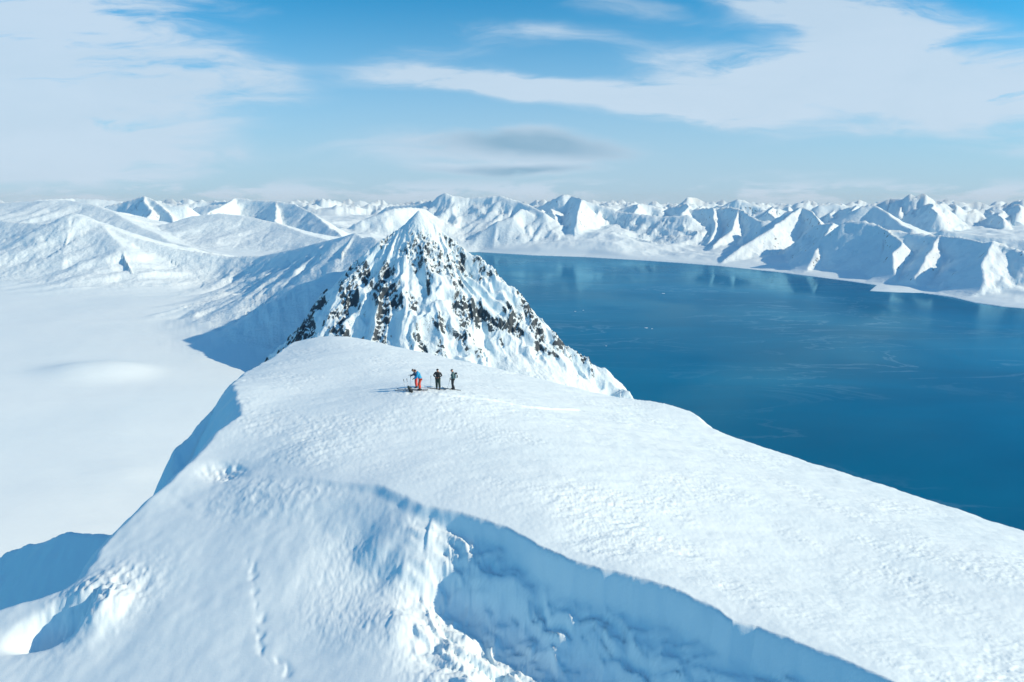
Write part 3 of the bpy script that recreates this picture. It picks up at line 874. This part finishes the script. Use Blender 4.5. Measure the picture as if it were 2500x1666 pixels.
# snow apron in front, smoothing the foot
ap = CAMZ - 284 - np.abs(1300 - Y) * 0.50 - 0.06 * np.abs(X + 60) - 0.0021 * np.maximum(0, np.abs(X + 60) - 60) ** 2 + 7 * fbm(X / 60, Y / 60, 3, 107)
apm = Z < ap
Z = smax(Z, ap, 6)
Z = Z + apm * (2.2 * (ridged((X + Y * .4) / 22, Y / 40, 4, 113, 0.6) - 0.5) + 0.7 * fbm(X / 8, Y / 8, 3, 114))
gyy, gxx = np.gradient(Z, 1.75)
slope = np.hypot(gxx, gyy)
lap = np.gradient(gxx, axis=1) + np.gradient(gyy, axis=0)
rk = sstep(slope, 0.9, 1.9) * 0.42 - 0.30 - 0.12 * sstep(apex[2] - Z, 70, 10) + 0.36 * peak_cluster(X, Y) + 0.22 * (ridged((X + Y * .4) / 11, Y / 22, 3, 109) - 0.5)
rk = rk + 0.16 * sstep(apex[2] - Z, 90, 220) - 0.3 * sstep(X, 130, 200)
rk = rk * sstep(Z - ap, 2, 22) - (1 - sstep(Z - ap, 2, 22)) * 0.5
m_peak = snow_mat('steep snow and rock', [((0.16, 0.16, 0.10), 5, 1.6, 0), ((0.7, 0.7, 0.5), 4, 0.35, 0)], rock=(0.75, 0.81, 0.86), var=0.02)
grid_mesh('rocky_peak', X, Y, Z, m_peak, attr=rk, mask=(Z > -30), label='pyramid-shaped peak of snow and dark rock between glacier and fjord')
del X, Y, Z

# ================================================================== SEA
def sea_material():
    m, nt, bs = new_mat('fjord water')
    N, L = nt.nodes, nt.links
    geo = N.new('ShaderNodeNewGeometry')

    def noise(sc, det, dist=0.0, rough=0.55, rot=0):
        mp = N.new('ShaderNodeMapping'); mp.inputs['Scale'].default_value = sc; mp.inputs['Rotation'].default_value = (0, 0, R(rot))
        L.new(geo.outputs['Position'], mp.inputs[0])
        n = N.new('ShaderNodeTexNoise'); n.inputs['Scale'].default_value = 1; n.inputs['Detail'].default_value = det
        n.inputs['Distortion'].default_value = dist; n.inputs['Roughness'].default_value = rough
        L.new(mp.outputs[0], n.inputs['Vector'])
        return n.outputs['Fac']

    def mr(v, a, b, c, d):
        n = N.new('ShaderNodeMapRange'); L.new(v, n.inputs['Value'])
        for k, q in zip(('From Min', 'From Max', 'To Min', 'To Max'), (a, b, c, d)):
            n.inputs[k].default_value = q
        return n.outputs[0]
    big = noise((0.0006, 0.0012, 1), 4, 0.5)
    mx = N.new('ShaderNodeMix'); mx.data_type = 'RGBA'
    mx.inputs[6].default_value = (0.0, 0.105, 0.21, 1); mx.inputs[7].default_value = (0.0, 0.16, 0.30, 1)
    L.new(mr(big, 0.35, 0.65, 0, 1), mx.inputs[0])
    # thin streaks of new ice drifting on the water: ridged lines of a warped noise
    s1 = noise((0.0011, 0.0030, 1), 5, 1.2, 0.6, 12)
    a = N.new('ShaderNodeMath'); a.operation = 'SUBTRACT'; L.new(s1, a.inputs[0]); a.inputs[1].default_value = 0.5
    b = N.new('ShaderNodeMath'); b.operation = 'ABSOLUTE'; L.new(a.outputs[0], b.inputs[0])
    line = mr(b.outputs[0], 0.0, 0.02, 1.0, 0.0)
    msk = mr(noise((0.0009, 0.0009, 1), 3), 0.42, 0.66, 0.0, 0.26)
    mu = N.new('ShaderNodeMath'); mu.operation = 'MULTIPLY'; L.new(line, mu.inputs[0]); L.new(msk, mu.inputs[1])
    ice = N.new('ShaderNodeMix'); ice.data_type = 'RGBA'
    ice.inputs[7].default_value = (0.35, 0.55, 0.66, 1)
    L.new(mu.outputs[0], ice.inputs[0]); L.new(mx.outputs[2], ice.inputs[6])
    L.new(ice.outputs[2], bs.inputs['Base Color'])
    bs.inputs['Roughness'].default_value = 0.9
    bs.inputs['Specular IOR Level'].default_value = 0.0
    w = noise((0.05, 0.02, 1), 4)
    bp = N.new('ShaderNodeBump'); bp.inputs['Distance'].default_value = 0.35; bp.inputs['Strength'].default_value = 1
    L.new(w, bp.inputs['Height'])
    gl = N.new('ShaderNodeBsdfGlossy'); gl.inputs['Color'].default_value = (0.35, 0.75, 1.0, 1)
    rg = mr(noise((0.0012, 0.0007, 1), 3, 0.8), 0.38, 0.62, 0.05, 0.24)
    L.new(rg, gl.inputs['Roughness']); L.new(bp.outputs[0], gl.inputs['Normal'])
    fr = N.new('ShaderNodeFresnel'); fr.inputs['IOR'].default_value = 1.33
    fm = N.new('ShaderNodeMath'); fm.operation = 'MULTIPLY'; L.new(fr.outputs[0], fm.inputs[0]); fm.inputs[1].default_value = 0.66
    ms = N.new('ShaderNodeMixShader')
    L.new(fm.outputs[0], ms.inputs[0]); L.new(bs.outputs[0], ms.inputs[1]); L.new(gl.outputs[0], ms.inputs[2])
    L.new(ms.outputs[0], nt.nodes['Material Output'].inputs['Surface'])
    return m


me = bpy.data.meshes.new('sea')
me.from_pydata([(-31000, -6000, 0), (31000, -6000, 0), (31000, 39000, 0), (-31000, 39000, 0)], [], [(0, 1, 2, 3)])
me.materials.append(sea_material())
o = bpy.data.objects.new('sea', me); COL.objects.link(o); o['kind'] = 'structure'; o['label'] = 'deep blue fjord water'

# ================================================================== PEOPLE AND KIT
def on_hill(px, py):
    """where the line of sight through that pixel meets the snow"""
    a, b, c = ray(px, py)
    Yv = np.linspace(30, 92, 400)
    Xv = a / b * Yv; Zr = CAMZ + c / b * Yv
    Zh = full_hill(Xv, Yv)
    i = int(np.argmax(Zh >= Zr))
    if not (Zh >= Zr).any():
        i = int(np.argmin(np.abs(Zh - Zr)))
    return Xv[i], Yv[i], Zh[i]


def ground(x, y):
    return float(full_hill(np.array([x]), np.array([y]))[0])


def skin_obj(name, pts, edges, mat, parent, root=0, sub=2, flat=None):
    bm = bmesh.new()
    lay = bm.verts.layers.skin.verify()
    vs_ = []
    for i, p in enumerate(pts):
        v = bm.verts.new(p[:3])
        r = p[3]
        v[lay].radius = (r, p[4] if len(p) > 4 else r)
        v[lay].use_root = (i == root)
        vs_.append(v)
    for a, b in edges:
        bm.edges.new((vs_[a], vs_[b]))
    me = bpy.data.meshes.new(name)
    bm.to_mesh(me); bm.free()
    tmp = bpy.data.objects.new(name, me); COL.objects.link(tmp)
    tmp.modifiers.new('skin', 'SKIN').use_smooth_shade = True
    if sub:
        m = tmp.modifiers.new('sub', 'SUBSURF'); m.levels = sub; m.render_levels = sub
    dg = bpy.context.evaluated_depsgraph_get()
    me2 = bpy.data.meshes.new_from_object(tmp.evaluated_get(dg))
    COL.objects.unlink(tmp); bpy.data.objects.remove(tmp)
    me2.name = name
    me2.materials.clear(); me2.materials.append(mat)
    o = bpy.data.objects.new(name, me2); COL.objects.link(o)
    o.parent = parent
    return o


def mesh_obj(name, bm, mat, parent=None, smooth=True):
    me = bpy.data.meshes.new(name)
    bm.to_mesh(me); bm.free()
    for p in me.polygons:
        p.use_smooth = smooth
    me.materials.append(mat)
    o = bpy.data.objects.new(name, me); COL.objects.link(o)
    if parent:
        o.parent = parent
    return o


def tube(bm, a, b, r0, r1, n=8):
    a, b = Vector(a), Vector(b)
    q = (b - a).to_track_quat('Z', 'Y')
    ra, rb = [], []
    for i in range(n):
        t = 2 * math.pi * i / n
        d = Vector((math.cos(t), math.sin(t), 0))
        ra.append(bm.verts.new(a + q @ (d * r0))); rb.append(bm.verts.new(b + q @ (d * r1)))
    for i in range(n):
        j = (i + 1) % n
        bm.faces.new((ra[i], ra[j], rb[j], rb[i]))
    bm.faces.new(ra[::-1]); bm.faces.new(rb)


def ball(bm, c, r, sx=1, sy=1, sz=1, seg=14):
    ret = bmesh.ops.create_uvsphere(bm, u_segments=seg, v_segments=seg // 2 + 2, radius=r)
    for v in ret['verts']:
        v.co = Vector((v.co.x * sx, v.co.y * sy, v.co.z * sz)) + Vector(c)
    return ret['verts']


def thing(name, label, cat, loc, rz=0.0, group=None):
    o = bpy.data.objects.new(name, None); COL.objects.link(o)
    o.empty_display_size = 0.3
    o.location = loc; o.rotation_euler = (0, 0, rz)
    o['label'] = label; o['category'] = cat
    if group:
        o['group'] = group
    return o


M = dict(
    skin=flat_mat('skin', (0.48, 0.27, 0.19), 0.5),
    blue=flat_mat('bright blue shell', (0.012, 0.33, 0.62), 0.6, bump=0.01),
    navy=flat_mat('navy shell', (0.015, 0.05, 0.11), 0.65, bump=0.01),
    teal=flat_mat('grey teal jacket', (0.06, 0.15, 0.17), 0.65, bump=0.01),
    pale=flat_mat('pale grey fabric', (0.42, 0.52, 0.55), 0.7),
    orange=flat_mat('burnt orange trousers', (0.50, 0.055, 0.018), 0.7, bump=0.01),
    pink=flat_mat('pink red trousers', (0.55, 0.075, 0.07), 0.7, bump=0.01),
    black=flat_mat('black fabric', (0.012, 0.022, 0.03), 0.7, bump=0.01),
    dkgreen=flat_mat('dark green fabric', (0.02, 0.05, 0.045), 0.75, bump=0.01),
    hair=flat_mat('brown hair', (0.07, 0.028, 0.018), 0.6),
    boot=flat_mat('boot shell', (0.03, 0.035, 0.045), 0.4),
    metal=flat_mat('pole metal', (0.30, 0.33, 0.35), 0.3, 0.8),
    ski=flat_mat('ski topsheet', (0.03, 0.035, 0.045), 0.35),
    white=flat_mat('off white', (0.7, 0.7, 0.68), 0.6),
)


def hand_pts(wrist, dirv, up, r=1.0):
    """palm, four unequal fingers with a bend and a thumb from the side of the palm"""
    w = Vector(wrist); d = Vector(dirv).normalized(); u = Vector(up).normalized(); sdv = d.cross(u).normalized()
    P = [(*w, 0.024 * r)]
    palm = w + d * 0.055
    P.append((*palm, 0.026 * r)); E = [(0, 1)]
    for k, ln in ((-1.5, .062), (-.5, .074), (.5, .078), (1.5, .070)):
        b = w + d * 0.088 + sdv * (k * 0.0195)
        m_ = b + d * ln * 0.55 - u * 0.008; t = m_ + d * ln * 0.35 - u * 0.030
        i = len(P)
        P += [(*b, 0.0095 * r), (*m_, 0.0088 * r), (*t, 0.0075 * r)]
        E += [(1, i), (i, i + 1), (i + 1, i + 2)]
    b = w + d * 0.035 + sdv * 0.034; t = b + d * 0.035 + sdv * 0.022 - u * 0.01; t2 = t + d * 0.028 - u * 0.012
    i = len(P)
    P += [(*b, 0.012 * r), (*t, 0.0105 * r), (*t2, 0.008 * r)]
    E += [(1, i), (i, i + 1), (i + 1, i + 2)]
    return P, E


def person(label, loc, rz, J, mats, headgear, gloves=True, hood=False):
    """J: joints of the pose in metres, facing +x"""
    t = thing('person', label, 'person', loc, rz)
    t.scale = (1.1, 1.1, 1.1)
    pel, wai, che, nek, hed = [Vector(J[k]) for k in ('pelvis', 'waist', 'chest', 'neck', 'head')]
    hd = (hed - nek).normalized()
    fw = Vector(J.get('face', (1, 0, 0))).normalized()
    # one continuous body with head, face and hands
    P = [(*pel, .12, .10), (*wai, .115, .095), (*che, .15, .11), (*nek, .062), (*(hed + fw * .022 - hd * .045), .082), (*(hed + hd * .03), .108, .104), (*(hed + hd * .085), .082)]
    E = [(0, 1), (1, 2), (2, 3), (3, 4), (4, 5), (5, 6)]
    n = len(P)
    side = hd.cross(fw).normalized()
    P += [(*(hed + fw * .108 - hd * .016), .014), (*(hed + side * .086), .012), (*(hed - side * .086), .012), (*(hed + fw * .070 - hd * .085), .028)]
    E += [(5, n), (5, n + 1), (5, n + 2), (4, n + 3)]
    for sgn, s_ in ((1, 'L'), (-1, 'R')):
        sh, el, wr = [Vector(J[k + s_]) for k in ('sh', 'el', 'wr')]
        hp, kn, an = [Vector(J[k + s_]) for k in ('hip', 'knee', 'ank')]
        i = len(P)
        P += [(*sh, .052), (*el, .040), (*wr, .028)]
        E += [(2, i), (i, i + 1), (i + 1, i + 2)]
        hp_, he_ = hand_pts(wr + (wr - el).normalized() * 0.02, (wr - el), J.get('up' + s_, (0, 0, 1)))
        k = len(P)
        P += hp_; E += [(a + k, b + k) for a, b in he_] + [(i + 2, k)]
        i = len(P)
        toe = an + Vector(J.get('toe', (.14, 0, -.05)))
        P += [(*hp, .082), (*kn, .058), (*an, .038), (*toe, .03)]
        E += [(0, i), (i, i + 1), (i + 1, i + 2), (i + 2, i + 3)]
    skin_obj('body', P, E, M['skin'], t, 0, 1)
    # jacket
    P = [(*(pel + Vector((0, 0, -.07))), .215, .175), (*wai, .195, .16), (*(wai.lerp(che, .5)), .205, .165), (*che, .21, .155), (*(che.lerp(nek, .6)), .10), (*nek.lerp(hed, .38), .088)]
    E = [(0, 1), (1, 2), (2, 3), (3, 4), (4, 5)]
    for s_ in 'LR':
        sh, el, wr = [Vector(J[k + s_]) for k in ('sh', 'el', 'wr')]
        i = len(P)
        P += [(*sh, .085), (*sh.lerp(el, .5), .072), (*el, .064), (*el.lerp(wr, .55), .056), (*wr, .045)]
        E += [(3, i), (i, i + 1), (i + 1, i + 2), (i + 2, i + 3), (i + 3, i + 4)]
    skin_obj('jacket', P, E, M[mats[0]], t, 1, 2)
    # trousers
    P = [(*(pel + Vector((0, 0, .03))), .15, .12)]
    E = []
    for s_ in 'LR':
        hp, kn, an = [Vector(J[k + s_]) for k in ('hip', 'knee', 'ank')]
        i = len(P)
        P += [(*hp, .135), (*hp.lerp(kn, .5), .118), (*kn, .104), (*kn.lerp(an, .5), .098), (*(an + Vector((0, 0, .05))), .10)]
        E += [(0, i)] + [(i + q, i + q + 1) for q in range(4)]
    skin_obj('trousers', P, E, M[mats[1]], t, 0, 2)
    for s_ in 'LR':
        an = Vector(J['ank' + s_]); toe = Vector(J.get('toe', (.14, 0, -.05)))
        P = [(*(an + Vector((-.01, 0, .16))), .062), (*an, .060), (*(an + Vector((-.05, 0, -.045))), .048), (*(an + toe * .7 + Vector((0, 0, -.01))), .052), (*(an + toe * 1.35 + Vector((0, 0, -.01))), .040)]
        skin_obj('boot', P, [(0, 1), (1, 2), (1, 3), (3, 4)], M['boot'], t, 1, 1)
        if gloves:
            el, wr = Vector(J['el' + s_]), Vector(J['wr' + s_])
            hp_, he_ = hand_pts(wr + (wr - el).normalized() * 0.02, (wr - el), J.get('up' + s_, (0, 0, 1)), 1.38)
            skin_obj('glove', hp_, he_, M['black'], t, 0, 1)
    # eyes
    for sg in (1, -1):
        bm = bmesh.new(); ball(bm, hed + fw * .088 + side * (.032 * sg) + hd * .015, .011, seg=8)
        mesh_obj('eye', bm, M['black'], t)
    # headgear
    q = hd.to_track_quat('Z', 'X').to_matrix().to_4x4()
    bm = bmesh.new()
    if headgear == 'hair':
        ball(bm, (0, 0, 0), .105, 1.04, .98, 1.0, 18)
        for v in bm.verts:
            p = v.co
            k = 1 + .05 * math.sin(p.x * 90) * math.sin(p.y * 70 + p.z * 60)
            v.co = p * k
        rem = [v for v in bm.verts if (q @ v.co).dot(fw) > .045 and v.co.z < .035 or v.co.z < -.085]
        bmesh.ops.delete(bm, geom=rem, context='VERTS')
        tr = Matrix.Translation(hed + hd * .035 - fw * .012)
        bm.transform(tr @ q)
        mesh_obj('hair', bm, M['hair'], t)
    else:
        ball(bm, (0, 0, 0), .106, 1.02, .98, .95, 18)
        bmesh.ops.delete(bm, geom=[v for v in bm.verts if v.co.z < -.012], context='VERTS')
        bm.transform(Matrix.Translation(hed + hd * .038) @ q)
        mesh_obj('cap' if headgear == 'cap' else 'beanie', bm, M['black'], t)
        if headgear == 'cap':
            bm = bmesh.new()
            c = hed + hd * .045 + fw * .085
            vv = []
            for k in range(9):
                a = R(-75 + 150 * k / 8)
                vv.append((c + fw * (.085 * math.cos(a)) + side * (.075 * math.sin(a)) - hd * .012 * math.cos(a)))
            top = [bm.verts.new(v + hd * .005) for v in vv]; bot = [bm.verts.new(v - hd * .005) for v in vv]
            bm.faces.new(top); bm.faces.new(bot[::-1])
            for k in range(9):
                j = (k + 1) % 9
                bm.faces.new((bot[k], bot[j], top[j], top[k]))
            mesh_obj('visor', bm, M['black'], t, False)
    if hood:
        c = nek.lerp(che, .25) - fw * .07
        bm = bmesh.new(); ball(bm, c, .11, .8, 1.1, .7); mesh_obj('hood', bm, M[mats[0]], t)
    return t


BASE = dict(pelvis=(0, 0, .96), waist=(0, 0, 1.10), chest=(0, 0, 1.32), neck=(.01, 0, 1.47), head=(.03, 0, 1.60),
            hipL=(0, .10, .90), hipR=(0, -.10, .90), kneeL=(.03, .12, .50), kneeR=(.03, -.12, .50), ankL=(-.02, .13, .10), ankR=(-.02, -.13, .10),
            shL=(0, .19, 1.40), shR=(0, -.19, 1.40), elL=(-.03, .27, 1.13), elR=(-.03, -.27, 1.13), wrL=(.10, .24, .92), wrR=(.10, -.24, .92))


def pose(**k):
    d = dict(BASE); d.update(k); return d


gA = on_hill(1024, 953)
gB = on_hill(1017, 948)
gC = on_hill(1069.5, 952)
gD = on_hill(1106, 952)
FACE_L = math.pi
pA = person('person in a bright blue jacket and orange trousers bending forward beside the dark backpack', gA, FACE_L + .15,
            pose(pelvis=(-.10, 0, .95), waist=(-.04, 0, 1.11), chest=(.10, 0, 1.33), neck=(.20, 0, 1.46), head=(.30, 0, 1.55), face=(.8, 0, -.6),
                 hipL=(-.09, .10, .89), hipR=(-.09, -.10, .89), kneeL=(.02, .13, .50), kneeR=(-.01, -.13, .50), ankL=(-.04, .16, .10), ankR=(-.06, -.16, .10),
                 shL=(.10, .19, 1.40), shR=(.10, -.19, 1.40), elL=(.18, .26, 1.08), elR=(.20, -.26, 1.08), wrL=(.38, .14, .98), wrR=(.38, -.12, .96)),
            ('blue', 'orange'), 'hair', hood=True)
pB = person('person in pinkish red trousers half hidden behind the bright blue jacket', gB, FACE_L,
            pose(pelvis=(-.08, 0, .93), waist=(0, 0, 1.06), chest=(.09, 0, 1.23), neck=(.17, 0, 1.35), head=(.24, 0, 1.44), face=(.8, 0, -.6),
                 shL=(.09, .19, 1.29), shR=(.09, -.19, 1.29), elL=(.27, .24, 1.12), wrL=(.47, .16, 1.10), elR=(.20, -.27, 1.04), wrR=(.36, -.16, .98)),
            ('navy', 'pink'), 'beanie')
pC = person('person in black with a beanie facing the camera, hands together at the waist', gC, -math.pi / 2 - .1,
            pose(neck=(.02, 0, 1.47), head=(.05, 0, 1.60), face=(.93, 0, -.35),
                 elL=(-.02, .33, 1.16), elR=(0, -.34, 1.17), wrL=(.20, .09, 1.04), wrR=(.22, -.10, 1.05),
                 kneeL=(.03, .12, .50), kneeR=(.03, -.10, .50), ankL=(-.02, .14, .10), ankR=(0, -.10, .10)),
            ('black', 'dkgreen'), 'beanie')
pD = person('person in a cap and grey teal jacket at the right end of the group', gD, FACE_L - .1,
            pose(pelvis=(-.02, 0, .95), chest=(-.01, 0, 1.31), head=(.05, 0, 1.59), face=(.95, 0, -.3),
                 elL=(-.10, .25, 1.12), elR=(-.08, -.26, 1.14), wrL=(.10, .21, .96), wrR=(.16, -.20, .98),
                 kneeL=(.02, .12, .50), kneeR=(.05, -.10, .50), ankL=(-.12, .12, .10), ankR=(.04, -.12, .10)),
            ('teal', 'black'), 'cap')
for p_, col in ((pD, 'navy'), (pC, 'black')):
    bm = bmesh.new()
    tube(bm, (.005, 0, 1.40), (.02, 0, 1.50), .092, .078, 14)
    mesh_obj('collar', bm, M[col], p_)


def rounded_box(bm, c, sx, sy, sz, bev=.04, rot=None):
    r = bmesh.ops.create_cube(bm, size=1)
    vsl = r['verts']
    for v in vsl:
        v.co = Vector((v.co.x * sx * (1 - .18 * (v.co.z > 0)), v.co.y * sy * (1 - .12 * (v.co.z > 0)), v.co.z * sz))
    es = list({e for v in vsl for e in v.link_edges})
    bmesh.ops.bevel(bm, geom=es, offset=bev, segments=3, affect='EDGES', profile=0.6)
    return bm


def backpack(label, mat, strapmat, loc, rot, sz=.52):
    t = thing('backpack', label, 'backpack', loc)
    t.rotation_euler = rot
    bm = bmesh.new(); rounded_box(bm, None, .20, .30, sz, .05)
    bm.transform(Matrix.Translation((0, 0, sz / 2))); mesh_obj('bag', bm, M[mat], t)
    bm = bmesh.new(); rounded_box(bm, None, .21, .29, .12, .04)
    bm.transform(Matrix.Translation((0, 0, sz + .02))); mesh_obj('lid', bm, M[strapmat], t)
    bm = bmesh.new(); rounded_box(bm, None, .08, .22, .24, .03)
    bm.transform(Matrix.Translation((-.12, 0, sz * .40))); mesh_obj('pocket', bm, M[strapmat], t)
    for s_ in (1, -1):
        bm = bmesh.new()
        pts = [(.10, .08 * s_, sz * .92), (.17, .09 * s_, sz * .75), (.17, .10 * s_, sz * .4), (.10, .11 * s_, sz * .12)]
        for a, b in zip(pts, pts[1:]):
            tube(bm, a, b, .018, .018, 6)
        mesh_obj('strap', bm, M[strapmat], t)
    bm = bmesh.new()
    pts = [(.08, .03, sz + .06), (.09, .02, sz + .12), (.09, -.02, sz + .12), (.08, -.03, sz + .06)]
    for a, b in zip(pts, pts[1:]):
        tube(bm, a, b, .010, .010, 6)
    mesh_obj('handle', bm, M['black'], t)
    return t


def at_person(p, v):
    c, s_ = math.cos(p.rotation_euler[2]), math.sin(p.rotation_euler[2])
    return (p.location[0] + 1.1 * (v[0] * c - v[1] * s_), p.location[1] + 1.1 * (v[0] * s_ + v[1] * c), p.location[2] + 1.1 * v[2])


g = on_hill(1006, 957)
backpack('dark backpack standing tilted on the snow at the left of the group', 'black', 'dkgreen', (g[0], g[1], g[2] - .03), (R(8), R(-32), R(10)), .55)
backpack('pale grey backpack on the back of the person in the cap', 'pale', 'black', at_person(pD, (-.25, 0, .98)), (0, R(-2), pD.rotation_euler[2]), .42)
backpack('dark backpack worn by the person in black facing the camera', 'black', 'pale', at_person(pC, (-.24, 0, .98)), (0, 0, pC.rotation_euler[2]), .42)


def ski_pole(label, foot, top):
    foot = Vector(foot); top = Vector(top)
    L_ = (top - foot).length
    t = thing('ski_pole', label, 'ski pole', foot, group='ski poles of the group')
    t.rotation_euler = (top - foot).to_track_quat('Z', 'Y').to_euler()
    bm = bmesh.new(); tube(bm, (0, 0, -.12), (0, 0, L_ - .12), .007, .009, 8); mesh_obj('shaft', bm, M['metal'], t)
    bm = bmesh.new(); tube(bm, (0, 0, L_ - .30), (0, 0, L_ - .13), .014, .017, 8); tube(bm, (0, 0, L_ - .13), (0, 0, L_ + .0), .017, .021, 8)
    tube(bm, (0, 0, L_), (.025, 0, L_ + .02), .022, .012, 8); mesh_obj('grip', bm, M['black'], t)
    bm = bmesh.new()
    for k in range(10):
        a, b = 2 * math.pi * k / 10, 2 * math.pi * (k + 1) / 10
        rx, rz = .035, .085
        tube(bm, (.035 + rx * math.cos(a), 0, L_ - .07 + rz * math.sin(a)), (.035 + rx * math.cos(b), 0, L_ - .07 + rz * math.sin(b)), .008, .008, 5)
    mesh_obj('strap', bm, M['black'], t)
    bm = bmesh.new(); tube(bm, (0, 0, .02), (0, 0, .032), .045, .038, 14); mesh_obj('basket', bm, M['black'], t)
    return t


def pole_px(label, fx, fy, tx, ty, dy=0.0, foot=None):
    f = foot or on_hill(fx, fy)
    tp = pt(tx, ty, f[1] + dy)
    return ski_pole(label, f, tp)


pole_px('leaning ski pole, leftmost of the poles planted behind the dark backpack', 989, 950, 985.5, 926.5, .05)
pole_px('ski pole with a bulky black grip planted just behind the dark backpack', 996, 951, 993.5, 925, .05)
pole_px('upright ski pole held by the person half hidden behind the blue jacket', 1002.6, 948, 1002.3, 918, 0)
pole_px('upright ski pole planted alone between the blue jacket and the person in black', 1051.5, 949, 1052, 918, 0)
pole_px('slanting ski pole held by the person in the cap', 1092, 950, 1099, 926, -.1)


def ski(label, cx, cy, heading, length=1.72, roll=0, mat='ski', binding=True):
    """one ski lying on the snow, following its slope"""
    d = Vector((math.cos(heading), math.sin(heading)))
    tip = Vector((cx, cy)) + d * length * .55; tail = Vector((cx, cy)) - d * length * .45
    zt, zb = ground(*tip), ground(*tail)
    zm = ground(cx, cy)
    ex = Vector((tip.x - tail.x, tip.y - tail.y, zt - zb)).normalized()
    nrm = Vector((0, 0, 1)); ey = nrm.cross(ex).normalized(); ez = ex.cross(ey)
    t = thing('ski', label, 'ski', (cx, cy, max(zm, zb + (zt - zb) * .45) + .03), group='skis of the group')
    m3 = Matrix((ex, ey, ez)).transposed()
    t.rotation_euler = m3.to_euler()
    bm = bmesh.new()
    N_ = 26
    rows = []
    for i in range(N_ + 1):
        u = i / N_
        X_ = (u - .45) * length
        w = .045 + .014 * abs(2 * u - 1) ** 2
        if u > .94:
            w *= math.sqrt(max(0.02, 1 - ((u - .94) / .06) ** 2))
        z_ = .10 * max(0, (u - .86) / .14) ** 2 + .012 * max(0, (.05 - u) / .05)
        rows.append([bm.verts.new((X_, -w, z_)), bm.verts.new((X_, w, z_)), bm.verts.new((X_, w, z_ + .011)), bm.verts.new((X_, -w, z_ + .011))])
    for a, b in zip(rows, rows[1:]):
        for k in range(4):
            j = (k + 1) % 4
            bm.faces.new((a[k], b[k], b[j], a[j]))
    bm.faces.new(rows[0]); bm.faces.new(rows[-1][::-1])
    mesh_obj('base', bm, M[mat], t)
    if binding:
        for X_, ln in ((.10, .06), (-.20, .10)):
            bm = bmesh.new(); rounded_box(bm, None, ln, .06, .05, .008); bm.transform(Matrix.Translation((X_, 0, .035)))
            mesh_obj('binding', bm, M['boot'], t)
    return t


def skis_under(p, who, dirn):
    for off, nm in ((.13, 'farther'), (-.13, 'nearer')):
        d = Vector((math.cos(dirn), math.sin(dirn), 0)); n_ = Vector((-d.y, d.x, 0))
        s_ = 1 if n_.y > 0 else -1
        c = Vector(p.location) + n_ * (off * s_) + d * .05
        ski('%s ski under the boots of %s' % (nm, who), c.x, c.y, dirn)


skis_under(pC, 'the person in black facing the camera', math.pi + .12)
skis_under(pD, 'the person in the cap', math.pi + .08)
skis_under(pA, 'the person in the bright blue jacket', math.pi + .05)
g = on_hill(988, 955.5)
ski('ski lying on the snow in front of the dark backpack, nearer of the pair', g[0], g[1], math.pi - .28)
g = on_hill(992, 952)
ski('ski lying on the snow beside the dark backpack, farther of the pair', g[0], g[1] + .05, math.pi - .33)

# small drifting ice floes on the fjord
m_ice = flat_mat('drift ice', (0.72, 0.84, 0.90), 0.5)
for i, (px_, py_, w_, lab_) in enumerate([
        (1578, 801, 16, 'small white ice floe on the fjord nearest to the right flank of the peak'),
        (1592, 803, 9, 'tiny ice floe just right of a larger one on the fjord'),
        (1480, 845, 7, 'tiny ice floe close to the lower right flank of the peak'),
        (1620, 717, 24, 'long pale ice floe far out in the middle of the fjord'),
        (1404, 761, 12, 'ice floe left of its neighbour, close behind the peak'),
        (1424, 758, 11, 'ice floe right of its neighbour, close behind the peak')]):
    sx_, sy_ = on_sea(px_, py_)
    rr_ = random.Random(40 + i)
    bm = bmesh.new()
    n_ = 11
    rad_ = [(w_ * 0.5 * rr_.uniform(.65, 1.15)) for _ in range(n_)]
    top = [bm.verts.new((math.cos(2 * math.pi * k / n_) * rad_[k], math.sin(2 * math.pi * k / n_) * rad_[k] * .8, .55 + rr_.uniform(-.1, .25))) for k in range(n_)]
    bot = [bm.verts.new((v.co.x * 1.06, v.co.y * 1.06, -.3)) for v in top]
    cen = bm.verts.new((0, 0, .8))
    for k in range(n_):
        j = (k + 1) % n_
        bm.faces.new((cen, top[k], top[j])); bm.faces.new((top[k], bot[k], bot[j], top[j]))
    o = mesh_obj('ice_floe', bm, m_ice, None, False)
    o.location = (sx_, sy_, 0); o['label'] = lab_; o['category'] = 'ice floe'; o['group'] = 'ice floes on the fjord'

# ================================================================== AIR
HAZE = 0.8e-5
bm = bmesh.new()
bmesh.ops.create_cube(bm, size=1)
for v in bm.verts:
    v.co = (v.co.x * 64000, 17000 + v.co.y * 48000, -14 + (v.co.z + .5) * 884)
me = bpy.data.meshes.new('haze'); bm.to_mesh(me); bm.free()
hm = bpy.data.materials.new('thin arctic haze'); hm.use_nodes = True
hn = hm.node_tree; hn.nodes.clear()
ho = hn.nodes.new('ShaderNodeOutputMaterial'); hv = hn.nodes.new('ShaderNodeVolumePrincipled')
hv.inputs['Color'].default_value = (0.86, 0.95, 1.0, 1); hv.inputs['Density'].default_value = HAZE; hv.inputs['Anisotropy'].default_value = 0.0
hn.links.new(hv.outputs[0], ho.inputs['Volume'])
me.materials.append(hm)
o = bpy.data.objects.new('haze', me); COL.objects.link(o); o['kind'] = 'stuff'
